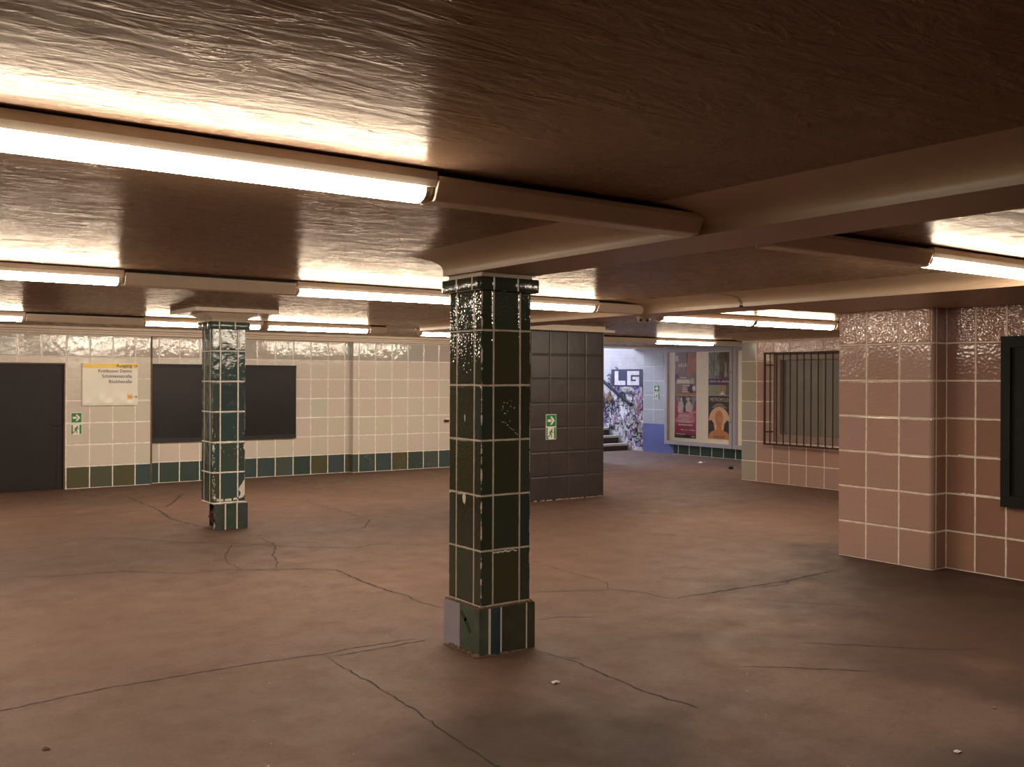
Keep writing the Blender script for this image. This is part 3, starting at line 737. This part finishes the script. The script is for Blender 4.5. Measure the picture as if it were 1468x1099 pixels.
# dark block ------------------------------------------------------------------------
BX0, BX1, BY0, BY1 = 7.0, 8.80, 10.18, 11.0
blk = thing('painted_block', 'big dark grey painted tiled block behind the middle column, left of the stairs', 'pillar', ((BX0+BX1)/2, (BY0+BY1)/2, 0), kind='thing')
b = MB(); b.box(BX0, BX1, BY0, BY1, 0, 2.243, 0, u=BX0); rr = random.Random(2); x = BX0+.02
while x < BX1-.1:      # flaking paint along the foot
    w = rr.uniform(.03, .16); hs = [rr.uniform(.004, .018) for i in range(5)]
    b.poly([(x, .001), (x+w, .001)]+[(x+w*(4-i)/4, hs[i]) for i in range(5)], ((0, BY0, 0), (1, 0, 0), (0, -1, 0)), .001, 1); x += w+rr.uniform(0, .06)
bevel(b.build('body', [M['block'], plain('flaking_pale_edge', (.34, .24, .2), .8, vary=.4, nscale=40)], blk, weld=True), .012, 3)
b = MB(); b.box(BX0-.1, BX1+.12, BY0-.08, BY1+.1, 2.24, 2.272); b.box(BX0-.02, BX1+.02, BY0, BY1, 2.27, ZC-.001); b.build('ledge', M['cornice'], blk)

# ------------------------------------------------------------------ ceiling lamps
LEN = 1.452
def make_lamp(loc, label):
    t = thing('strip_light', label, 'ceiling light', loc, 'lit fluorescent strip lights')
    x, y, z = loc                       # left end, centre line, height of the ceiling
    b = MB(); b.prism([(y-.05, z), (y+.05, z), (y+.05, 2.285), (y-.05, 2.285)], 'x', x+.01, x+LEN-.01); b.build('mounting_rail', M['gap'], t)
    b = MB(); b.prism([(y-.08, 2.313), (y+.08, 2.313), (y+.08, 2.284), (y+.062, 2.262), (y-.062, 2.262), (y-.08, 2.284)], 'x', x, x+LEN); b.build('housing', M['lampw'], t)
    arc = [(y-.056*math.cos(i*PI/10), 2.263-.05*math.sin(i*PI/10)**.8) for i in range(11)]
    b = MB(); b.prism(arc, 'x', x+.03, x+LEN-.03, caps=False, closed=False, smooth=True); b.build('diffuser', M['lamp'], t)
    for c0, c1 in ((x+.004, x+.03), (x+LEN-.03, x+LEN-.004)):
        b = MB(); b.prism(arc, 'x', c0, c1); b.build('end_cap', M['lampoff'], t)
    return t
lamp0 = make_lamp((.288, 2.97, ZC), 'nearest lit strip light, top left, running off the picture edge')
LITS = [(.21, 6.86, 'lit strip light at the left edge in the second row, above the yellow sign'),
        (-1.25, 6.86, 'lit strip light of the second row outside the left picture edge'),
        (2.885, 6.86, 'lit strip light just left of the near column head, left half of its pair'),
        (4.345, 6.86, 'lit strip light passing behind the near column head, right half of its pair'),
        (.42, 11.95, 'short looking lit strip light at the left edge above the dark door'),
        (-1.04, 11.95, 'lit strip light of the far row outside the left picture edge'),
        (3.14, 11.95, 'lit strip light passing behind the farther teal column head'),
        (4.65, 11.95, 'lit strip light in the far row between the two tiled columns'),
        (4.86, 3.02, 'lit strip light at the right edge above the black display frame'),
        (7.19, 7.45, 'lit strip light left of two in line before the barred window'),
        (8.65, 7.45, 'lit strip light meeting the pink pillar, right of two in line'),
        (7.04, 12.2, 'lit strip light far back just left of the near column, over the tiled wall'),
        (8.50, 12.2, 'added lit strip light of the far row, unseen behind the dark grey block'),  # unseen lamp completing the pair, added to brighten the poster area
        (11.66, 12.2, 'lit strip light farthest back, in front of the poster case')]
for x, y, lab in LITS: dup(lamp0, (x, y, ZC), lab)
def cover(x0, x1, y, label):
    t = thing('lamp_cover', label, 'light cover', (x0, y, ZC), 'unlit blank covers between the strip lights')
    b = MB(); b.prism([(y-.05, ZC), (y+.05, ZC), (y+.05, 2.285), (y-.05, 2.285)], 'x', x0+.01, x1-.01); b.build('mounting_rail', M['gap'], t)
    b = MB(); b.prism([(y-.08, 2.300), (y+.08, 2.300), (y+.08, 2.280), (y+.052, 2.222), (y+.045, ZB), (y-.045, ZB), (y-.052, 2.222), (y-.08, 2.280)], 'x', x0, x1)
    bevel(b.build('cover', M['lampw'], t, weld=True), .004, 2)
    b = MB(); b.box(x0+.01, x1-.01, y-.0535, y-.0505, 2.228, 2.231); b.build('seam', M['gap'], t)
cover(1.745, 3.05, 2.97, 'large blank cream lamp cover running from the nearest lamp to the beam')
cover(3.59, 4.855, 3.02, 'blank lamp cover right of the beam, left of the right edge lamp')
cover(1.672, 2.88, 6.86, 'blank lamp cover in the second row above the farther column')
cover(5.80, 6.36, 6.86, 'short blank lamp cover right of the near column head, ending at a beam')
cover(1.88, 3.135, 11.95, 'blank lamp cover in the far row above the yellow sign')
cover(6.11, 6.36, 11.95, 'short blank lamp cover in the far row above the tiled wall recess')
cover(9.96, 11.65, 12.2, 'long blank lamp cover far back, between the dark block and the poster case')
cover(13.12, 14.95, 12.2, 'blank lamp cover above the poster case top')
cover(10.11, 11.4, 7.45, 'blank lamp cover hidden behind the pink pillar top')

# small twin camera under the beam
t = thing('ceiling_camera', 'small beige twin ceiling camera under the beam above the stairs view', 'camera', (6.60, 7.05, ZB))
b = MB(); b.box(6.53, 6.67, 7.02, 7.08, ZB-.012, ZB); b.build('mount', M['cam'], t)
for x in (6.555, 6.645):
    b = MB(); b.ball((x, 7.05, ZB-.03), .03, .03, .032); hd = b.build('housing', M['cam'], t)
    b = MB(); b.ball((x-.012, 7.03, ZB-.037), .014, .014, .014); b.build('lens', M['lens'], hd)

# ------------------------------------------------------------------ door, board, signs
b = MB(); b.box(DX0+.01, DX1-.012, YL+.035, YL+.075, .004, DZ-.015)
d1 = structure(b.build('door_1', M['door']))
b = MB()
for x0, x1, z0, z1 in ((DX1-.105, DX1-.095, 0.02, DZ-.06), (DX0+.1, DX1-.1, DZ-.062, DZ-.055)): b.box(x0, x1, YL+.031, YL+.037, z0, z1)
b.build('door_moulding', M['black'], d1)
b = MB(); b.box(DX1-.155, DX1-.045, YL+.005, YL+.02, .915, .94); b.box(DX1-.07, DX1-.05, YL+.01, YL+.036, .91, .945); b.build('door_handle', M['black'], d1)
b = MB()
for x0, x1, z0, z1 in ((DX1-.012, DX1+.004, 0, DZ), (DX0-.004, DX0+.01, 0, DZ), (DX0, DX1, DZ-.014, DZ+.006)): b.box(x0, x1, YL-.006, YL+.08, z0, z1)
b.build('door_frame', M['rust'], d1)

# blank black board
bd = thing('black_board', 'large blank black board on the cream tiled wall behind the farther column', 'board', (5.27, YM, .616))
x0, x1, z0, z1 = 4.126, 6.421, .616, 1.802
b = MB(); nx, nz = 40, 20
def bz(i, k): 
    u, v = i/nx, k/nz
    return YM-.035-.010*math.sin(PI*u)*math.sin(PI*v)*(.4+.6*math.sin(3.1*u+2.2*v+.7*math.sin(7*u)))
g = [[(x0+(x1-x0)*i/nx, bz(i, k), z0+(z1-z0)*k/nz) for i in range(nx+1)] for k in range(nz+1)]
for k in range(nz):
    for i in range(nx): b.face([g[k][i], g[k][i+1], g[k+1][i+1], g[k+1][i]], None, 0, True)
b.box(x0, x1, YM-.034, YM, z0, z1); b.build('sheet', M['black'], bd, weld=True)
b = MB(); b.prism([(YM-.045, z0), (YM-.034, z0+.075), (YM-.03, z0+.075), (YM-.03, z0)], 'x', x0, x1); b.box(x0, x1, YM-.045, YM-.02, z1-.045, z1+.004); b.build('clamp_strip', M['door'], bd)
b = MB(); b.box(x0-.02, x0-.006, YM-.03, YM, z0-.02, z1-.2); b.build('edge_strip', plain('teal_edge', (.03, .12, .12), .5), bd)

# exit direction sign
sg = thing('direction_sign', 'white sign with yellow Ausgang band on the cream wall, right of the dark door', 'sign', (3.495, YL, 1.185))
sx0, sx1, sz0, sz1 = 3.112, 3.881, 1.188, 1.808
FS = ((0, YL-.034, 0), (1, 0, 0), (0, -1, 0))
b = MB(); b.box(sx0, sx1, YL-.030, YL, sz0, sz1)
nx, nz = 30, 24
def sb(i, k):
    x, z = sx0+(sx1-sx0)*i/nx, sz0+(sz1-sz0)*k/nz
    f = max(0, 1-(z-sz0)/.2); return (x, YL-.031-.006*f*(math.sin(22*(x-sx0)+18*(z-sz0))+.6*math.sin(41*(x-sx0)-30*(z-sz0))+1.2)*(0 if i in (0, nx) or k in (0, nz) else 1), z)
for k in range(nz):
    for i in range(nx): b.face([sb(i, k), sb(i+1, k), sb(i+1, k+1), sb(i, k+1)], None, 0, True)
b.build('panel', M['white'], sg, weld=True)
b = MB(); b.box(sx0+.006, sx1-.002, YL-.0325, YL-.03, sz1-.075, sz1-.004); b.build('yellow_band', M['yellow'], sg)
def arrow(b, u0, u1, v, w, fr, off, m=0, head=.4):
    h = (u1-u0)*head; b.stroke([(u0, v), (u1, v)], w, fr, off, m); b.stroke([(u1-h, v+h), (u1, v)], w, fr, off, m); b.stroke([(u1-h, v-h), (u1, v)], w, fr, off, m)
b = MB()
b.text('Ausgang', 3.797, sz1-.060, .070, FS, .0005, align='RIGHT', wmax=.225, bold=.012); arrow(b, 3.818, 3.868, sz1-.040, .007, FS, .0005)
for i, s in enumerate(('Kottbusser Damm', 'Schönleinstraße', 'Böckhstraße')):
    b.text(s, 3.797, sz1-.135-.078*i, .068, FS, .0005, align='RIGHT', wmax=(.465, .415, .32)[i], bold=.006)
arrow(b, 3.818, 3.868, sz0+.125, .007, FS, .004)
b.build('lettering', M['ink'], sg)
b = MB(); b.box(3.735, 3.805, YL-.040, YL-.03, sz0+.092, sz0+.162); q = b.build('orange_symbol', M['orange'], sg)
b = MB(); b.stroke([(3.748, sz0+.127), (3.79, sz0+.127)], .012, FS, .0075); b.stroke([(3.752, sz0+.112), (3.786, sz0+.112)], .006, FS, .0075); b.build('symbol_marks', plain('amber_mark', (.55, .28, .04), .5), q)

# green exit stickers
def exit_arrow(b, u, v, s, fr, off, m):
    b.poly([(u-.36*s, v-.11*s), (u+.02*s, v-.11*s), (u+.02*s, v+.11*s), (u-.36*s, v+.11*s)], fr, off, m)
    b.poly([(u+.38*s, v), (u+.08*s, v+.34*s), (u-.10*s, v+.34*s), (u+.14*s, v)], fr, off, m); b.poly([(u+.38*s, v), (u+.14*s, v), (u-.10*s, v-.34*s), (u+.08*s, v-.34*s)], fr, off, m)
def runner(b, u, v, s, fr, off, m):
    b.poly([(u+.12*s+.075*s*math.cos(t*PI/5), v+.30*s+.075*s*math.sin(t*PI/5)) for t in range(10)], fr, off, m)
    for pts, w in (([(.07, .2), (-.04, -.05)], .13), ([(.07, .17), (.2, .05), (.29, .1)], .06), ([(.05, .19), (-.1, .15), (-.18, .02)], .06),
                   ([(-.03, -.03), (.1, -.15), (.06, -.36)], .08), ([(-.05, -.05), (-.14, -.24), (-.3, -.28)], .08)):
        b.stroke([(u+p*s, v+q*s) for p, q in pts], w*s, fr, off, m)
def sticker(kind, label, fr, u0, u1, v0, v1, torn=False):
    o, ux, nn = Vector(fr[0]), Vector(fr[1]), Vector(fr[2])
    loc = o+ux*((u0+u1)/2)+Vector((0, 0, v0))
    t = thing('exit_sign', label, 'exit sign', loc, 'green emergency exit signs')
    def slab(name, a, c, d, e, off, mat, par):
        b = MB(); P = [o+nn*.0006+ux*u+Vector((0,0,v)) for u, v in ((a, d), (c, d), (c, e), (a, e))]; Q = [p+nn*off for p in P]
        b.face(Q)
        for i in range(4): j = (i+1) % 4; b.face([P[i], P[j], Q[j], Q[i]])
        return b.build(name, mat, par)
    slab('plate', u0, u1, v0, v1, .003, M['white'], t)
    cells = [('arrow', v0, v1)] if kind == 'arrow' else [('runner', v0, v1)] if kind == 'runner' else [('arrow', (v0+v1)/2, v1), ('runner', v0, (v0+v1)/2)]
    for k, a, c in cells:
        e = .007
        if k == 'arrow':
            f = slab('green_field', u0+e, u1-e, a+e, c-e, .0042, M['green'], t)
            b = MB(); exit_arrow(b, (u0+u1)/2, (a+c)/2, (c-a)*.95, fr, .0052, 0); b.build('arrow_symbol', M['white'], f)
        else:
            s = c-a
            f = slab('green_field', u0+e, u0+e+.10*s+.004, a+e, c-e, .0042, M['green'], t); slab('green_field', u1-e-.17*s, u1-e, a+e, c-e, .0042, M['green'], t)
            b = MB(); runner(b, (u0+u1)/2-.03*s, (a+c)/2, s*.95, fr, .0052, 0)
            if torn: b.poly([(u0+.01, a+.005), (u0+.05, a+.005), (u0+.012, a+.05)], fr, .005, 0)
            b.build('running_figure', M['green'], f)
    return t
FL = ((0, YL, 0), (1, 0, 0), (0, -1, 0)); FBk = ((0, BY0, 0), (1, 0, 0), (0, -1, 0))
sticker('arrow', 'small green exit sign with white arrow beside the dark door', FL, 2.966, 3.114, .945, 1.092)
sticker('runner', 'small green running figure exit sign beside the dark door, below the arrow', FL, 2.966, 3.114, .776, .922)
sticker('both', 'torn green and white exit sign stuck on the dark grey block', FBk, 7.795, 7.966, .805, 1.137, True)
sticker('arrow', 'tiny green arrow exit sign on the pale blue tiles left of the poster case', FE, -15.726, -15.566, 1.335, 1.475)
sticker('runner', 'tiny green running figure exit sign on the pale blue tiles under the arrow', FE, -15.726, -15.566, 1.165, 1.308)

# little black fitting on the tiled wall just beside the near column
t = thing('wall_latch', 'small black latch on the cream tiles just left of the near column', 'latch', (9.27, YR, .84))
b = MB(); b.box(9.22, 9.30, YR-.05, YR, .825, .86); b.build('bolt', M['black'], t)
b = MB(); b.box(9.26, 9.33, YR-.02, YR, .86, .89); b.build('plate', M['white'], t)

# black display frame on the right wall
rx = 7.87; ry0, ry1, rz0, rz1 = 2.65, 4.152, .583, 1.961
t = thing('display_frame', 'empty black display frame on the pink wall at the right edge', 'frame', (rx, (ry0+ry1)/2, rz0))
b = MB()
for y0, y1, z0, z1 in ((ry0, ry0+.075, rz0, rz1), (ry1-.075, ry1, rz0, rz1), (ry0+.075, ry1-.075, rz0, rz0+.09), (ry0+.075, ry1-.075, rz1-.09, rz1)): b.box(rx-.05, rx, y0, y1, z0, z1)
bevel(b.build('border', M['rpanel'], t), .006)
b = MB(); b.box(rx-.022, rx-.001, ry0+.07, ry1-.07, rz0+.08, rz1-.08); b.build('back_panel', M['rpanel'], t)

# ------------------------------------------------------------------ poster cases
def case(y0, y1, z0, z1, label):
    t = thing('poster_case', label, 'poster case', (XE, (y0+y1)/2, z0))
    b = MB(); f = .078
    for a, c, d, e in ((y0, y0+f, z0, z1), (y1-f, y1, z0, z1), (y0+f, y1-f, z0, z0+f), (y0+f, y1-f, z1-f, z1)): b.box(XE-.10, XE, a, c, d, e)
    bevel(b.build('frame', M['silver'], t), .008)
    b = MB(); b.box(XE-.025, XE-.001, y0+f*.8, y1-f*.8, z0+f*.8, z1-f*.8); b.build('back_panel', M['cream'], t)
    b = MB(); b.box(XE-.082, XE-.078, y0+f*.8, y1-f*.8, z0+f*.8, z1-f*.8); b.build('glass_pane', M['glass'], t)
    b = MB()
    for z in (.75, 1.75): b.ball((XE-.10, y0+f/2, z), .006, .012, .012)
    b.build('lock', M['iron'], t)
case(13.39, 15.306, .213, 2.262, 'silver framed glass poster case with four posters by the stairs')
case(11.45, 13.372, .213, 2.262, 'silver framed poster case cut off behind the pink window wall corner')

XP = XE-.026
FP = ((XP, 0, 0), (0, -1, 0), (-1, 0, 0))
def printed(name, stops, sc, stretch=(1, 1, 1)):
    n = N(name); o = n.obj(); c = n.ramp(n.noise(n.scale(o, stretch), sc, 5, .65, dist=.8), stops); n.bsdf(c, .4); return n.m
PM = dict(
  brown=printed('print_brown', [(.3, (.12, .07, .06)), (.45, (.28, .17, .14)), (.6, (.40, .20, .13)), (.75, (.16, .11, .11))], 6, (1, 3, 1)),
  greyb=printed('print_grey_brown', [(.3, (.22, .15, .14)), (.7, (.36, .26, .24))], 5),
  orange=printed('print_orange', [(.3, (.45, .14, .05)), (.7, (.60, .26, .12))], 5),
  red=printed('print_red', [(.3, (.30, .015, .05)), (.7, (.48, .04, .10))], 4),
  pinkr=printed('print_pink', [(.3, (.55, .14, .20)), (.7, (.70, .30, .32))], 7),
  pale=printed('print_pale_skin', [(.3, (.62, .42, .38)), (.7, (.80, .68, .62))], 9),
  dark=printed('print_dark', [(.3, (.025, .018, .02)), (.7, (.06, .045, .045))], 5),
  teal=printed('print_teal', [(.3, (.14, .22, .24)), (.7, (.28, .36, .36))], 5),
  leaf=printed('print_foliage', [(.28, (.05, .07, .05)), (.45, (.17, .19, .14)), (.58, (.38, .38, .33)), (.72, (.10, .12, .10))], 8, (1, 2, .8)),
  leafd=printed('print_dark_foliage', [(.3, (.04, .035, .025)), (.5, (.14, .10, .06)), (.7, (.24, .22, .12))], 8, (1, 2, .8)),
  violet=printed('print_violet', [(.3, (.09, .025, .16)), (.7, (.14, .05, .22))], 4),
  sage=printed('print_sage', [(.3, (.26, .28, .17)), (.7, (.40, .40, .26))], 5),
  ochre=printed('print_ochre', [(.3, (.42, .22, .07)), (.7, (.55, .32, .12))], 8),
  peach=printed('print_peach', [(.3, (.78, .46, .24)), (.7, (.88, .62, .38))], 4),
  bust=printed('print_copper', [(.3, (.55, .20, .07)), (.7, (.72, .34, .14))], 5),
  white=M['white'], gold=plain('print_cream_lettering', (.72, .60, .38), .5, vary=.05), ink=M['ink'])
PK_ = list(PM); PI_ = {k: i for i, k in enumerate(PK_)}; PL = [PM[k] for k in PK_]
def poster(label, y0, y1, z0, z1, ground, draw):
    b = MB(); w, h = y1-y0, z1-z0
    b.box(XP-.0015, XP+.0005, y0, y1, z0, z1, PI_[ground])
    U = lambda u: -y1+u*w
    V = lambda v: z0+v*h
    lay = [.0018]
    def R(u0, u1, v0, v1, m): b.rect(U(u0), U(u1), V(v0), V(v1), FP, lay[0], PI_[m]); lay[0] += .00012
    def Pg(pts, m): b.poly([(U(u), V(v)) for u, v in pts], FP, lay[0], PI_[m]); lay[0] += .00012
    def E(u, v, a, c, m, n=24, t0=0, t1=2*PI): Pg([(u+a*math.cos(t0+(t1-t0)*i/n), v+c*math.sin(t0+(t1-t0)*i/n)) for i in range(n+(t1-t0 < 6))], m)
    def T(s, u, v, size, m, wid, align='LEFT', bold=.01): b.text(s, U(u), V(v), size, FP, lay[0], PI_[m], align, wid*w, bold); lay[0] += .00012
    draw(R, Pg, E, T)
    o = b.build('poster', PL); rebase(o, (XP, (y0+y1)/2, z0))
    tag(o, label, 'poster', 'posters in the glass case'); return o
def d1_(R, P, E, T):
    R(.0, .5, .5, 1, 'greyb'); P([(.5, .45), (.62, .99), (.55, .99)], 'dark'); R(.62, .78, .70, .96, 'orange'); P([(.75, .56), (1, .62), (1, .9), (.8, .85)], 'orange')
    P([(.5, .47), (.7, .46), (.76, .6), (.6, .62)], 'orange'); R(0, .75, .26, .46, 'greyb'); P([(.55, .12), (.8, .05), (.98, .2), (.8, .3)], 'dark'); E(.9, .17, .08, .06, 'white'); E(.82, .33, .09, .07, 'pale')
    R(0, 1, 0, .045, 'orange'); P([(.0, .3), (.2, .44), (.1, .5), (0, .48)], 'violet')
    T('B', .03, .80, .15, 'white', .13, bold=.03); [R(.18+.1*i, .25+.1*i, .66, .72+.03*(i % 2), 'pale') for i in range(4)]
    for i, (u, v, wd) in enumerate(((.25, .40, .3), (.1, .335, .6), (.1, .29, .62), (.36, .22, .34), (.36, .17, .2), (.36, .125, .26), (.36, .08, .28))):
        if i in (1, 2): R(u, u+wd, v-.012, v+.035, 'white')
        else: R(u, u+wd, v, v+.022, 'white')
def d2_(R, P, E, T):
    R(0, 1, .62, 1, 'dark'); R(.06, .24, .62, .98, 'teal'); R(.80, 1, .6, .98, 'teal'); P([(0, .6), (.14, .58), (.12, .9), (0, .95)], 'red'); P([(.86, .55), (1, .55), (1, .9), (.92, .86)], 'red')
    P([(.16, .6), (.38, .6), (.42, .78), (.36, .88), (.22, .86), (.14, .74)], 'pale'); E(.31, .92, .06, .055, 'bust'); E(.31, .91, .045, .042, 'pale')
    P([(.52, .64), (.78, .6), (.84, .74), (.72, .88), (.58, .86), (.5, .76)], 'pale'); E(.64, .92, .06, .05, 'pale'); P([(.52, .9), (.6, .9), (.56, 1.0)], 'pale'); P([(.66, .9), (.74, .93), (.76, .98)], 'pale')
    R(0, 1, .10, .6, 'red'); P([(.02, .42), (.14, .5), (.2, .6), (.7, .6), (.9, .55), (.97, .42), (.9, .36), (.08, .36)], 'pinkr'); P([(.68, .54), (1, .6), (1, .66), (.72, .62)], 'pinkr')
    for v, u, wd in ((.53, .18, .5), (.49, .2, .55), (.44, .3, .38), (.40, .14, .72), (.37, .2, .56)): R(u, u+wd, v, v+.012, 'white')
    [R(.18+.075*i, .24+.075*i, .295, .33-.008*(i % 2), 'white') for i in range(9)]
    [R(.3+.055*i, .345+.055*i, .185, .21-.006*(i % 3), 'white') for i in range(12) if i not in (3, 6)]
    R(0, 1, 0, .11, 'dark'); R(.06, .52, .085, .10, 'white'); R(.56, .92, .085, .098, 'orange'); R(.06, .48, .05, .06, 'greyb'); R(.80, .95, .03, .05, 'white')
def d3_(R, P, E, T):
    R(.5, 1, .38, 1, 'leafd'); P([(.05, .5), (.3, .4), (.4, .7), (.3, .98), (.1, .9)], 'leaf'); P([(.72, .42), (.85, .42), (.82, .75), (.76, .75)], 'sage')
    R(0, 1, .24, .385, 'violet'); [R(.06+.045*i, .095+.045*i, .295+.01*(i % 3), .325+.012*((i*7) % 3), 'gold') for i in range(20) if i not in (7, 11)]
    R(0, 1, 0, .24, 'sage'); R(.8, 1, 0, .24, 'leafd'); E(.63, .16, .12, .08, 'ochre'); P([(.5, .01), (.66, .1), (.74, .02)], 'white')
def d4_(R, P, E, T):
    T('METROPOLIS', .5, .865, .11, 'gold', .84, 'CENTER', .0)
    for i in range(6):
        v = .72+i*.018; h = .36-.045*i
        R(.5-h, .5+h, v, v+.006, 'gold')
    E(.5, .42, .47, .32, 'peach', 40)
    P([(.0, .0), (1, 0), (1, .40), (.86, .44), (.74, .36), (.70, .2), (.30, .2), (.26, .36), (.14, .44), (0, .40)], 'dark')
    P([(.02, 0), (.98, 0), (.96, .10), (.85, .17), (.62, .22), (.60, .34), (.40, .34), (.38, .22), (.15, .17), (.04, .10)], 'bust')
    P([(.5+.19*math.cos(t*PI/14)*(1-.12*(t > 14)), .46+.205*math.sin(t*PI/14)) for t in range(28)], 'bust')
    for v in (.15, .125, .10): R(.18, .82, v, v+.008, 'ochre')
    T('BABYLON', .5, .03, .06, 'ink', .52, 'CENTER', .02)
poster('upper left poster in the case, brown and orange with white lettering', 14.439, 15.062, 1.262, 2.184, 'brown', d1_)
poster('lower left poster in the case, crimson with two pale figures', 14.439, 15.062, .362, 1.256, 'red', d2_)
poster('upper right poster in the case, green foliage above a violet band', 13.499, 14.095, 1.282, 2.168, 'leaf', d3_)
poster('lower right poster in the case, black with an orange bust and METROPOLIS lettering', 13.499, 14.095, .385, 1.276, 'dark', d4_)
b = MB(); b.box(XP-.0015, XP+.0005, 12.4, 13.2, .6, 1.9, 0); pp = b.build('notice_sheet', M['white']); rebase(pp, (XP, 12.8, .6)); tag(pp, 'pale sheet inside the cut off poster case', 'poster')

# ------------------------------------------------------------------ litter
def scrap(name, x, y, s, mat, label, seed):
    rr = random.Random(seed); b = MB(); n = 5
    g = [[(x+(i/n-.5)*s*1.5+rr.uniform(-.1, .1)*s, y+(k/n-.5)*s+rr.uniform(-.1, .1)*s, .003+rr.uniform(0, .32)*s*(1 if 0 < i < n else .4)) for i in range(n+1)] for k in range(n+1)]
    for k in range(n):
        for i in range(n):
            if rr.random() < .88: b.face([g[k][i], g[k][i+1], g[k+1][i+1], g[k+1][i]])
    o = b.build(name, mat, weld=True); m = o.modifiers.new('thickness', 'SOLIDIFY'); m.thickness = .001
    tag(rebase(o, (x, y, 0)), label, 'litter'); return o
scrap('paper_scrap', 4.009, 2.31, .022, M['scrap'], 'bright white paper scrap on the floor at bottom right', 1)
scrap('paper_scrap', 3.173, 4.051, .030, M['scrap'], 'grey white torn paper bit on the floor before the near column', 2)
scrap('wrapper', 4.694, 2.518, .013, M['redbit'], 'tiny red wrapper bit on the floor at the right', 3)
scrap('dry_leaf', .808, 4.577, .022, M['brownbit'], 'small brown crumpled leaf on the floor at bottom left', 4)
b = MB(); b.ball((13.374, 12.0, .022), .05, .04, .026, 12, 8, fn=lambda q: 1+.2*math.sin(6*q.x+4*q.y)); o = b.build('crumpled_bag', M['black']); tag(rebase(o, (13.374, 12.0, 0)), 'small dark crumpled lump on the floor before the poster case', 'litter')
scrap('paper_sheet', 13.79, 13.11, .11, M['scrap'], 'flat pale paper sheet on the floor near the poster case', 6)

for o in bpy.data.objects:
    if '_org' in o: del o['_org']

# ------------------------------------------------------------------ light from the stairwell, world
def area(name, loc, rot, sx, sy, power, color):
    l = bpy.data.lights.new(name, 'AREA'); l.shape = 'RECTANGLE'; l.size = sx; l.size_y = sy; l.energy = power; l.color = color
    o = bpy.data.objects.new(name, l); COL.objects.link(o); o.location = loc; o.rotation_euler = rot; return o
area('stairwell_daylight', (13.8, 20.2, 4.0), (math.radians(-58), 0, 0), 2.2, 1.8, 200, (.72, .80, 1.0))
wd = bpy.data.worlds.new('World'); scene.world = wd; wd.use_nodes = True
bg = wd.node_tree.nodes['Background']; bg.inputs[0].default_value = (.6, .7, 1, 1); bg.inputs[1].default_value = .05

# ------------------------------------------------------------------ camera
cam = bpy.data.cameras.new('Camera'); co = bpy.data.objects.new('Camera', cam); COL.objects.link(co)
F = 1400.0
cam.sensor_fit = 'HORIZONTAL'; cam.sensor_width = 36; cam.lens = 36*F/1468; cam.shift_y = -6.5/1468; cam.clip_start = .02
co.matrix_world = Matrix.Translation((0, 0, 1.6)) @ Matrix.Rotation(-math.atan2(.58, .8146), 4, 'Z') @ Matrix.Rotation(PI/2, 4, 'X') @ Matrix.Rotation(math.radians(.23), 4, 'Z')
scene.camera = co
vs = scene.view_settings; vs.view_transform = 'Standard'; vs.look = 'None'; vs.gamma = 1; vs.use_curve_mapping = False; vs.exposure = 1.66
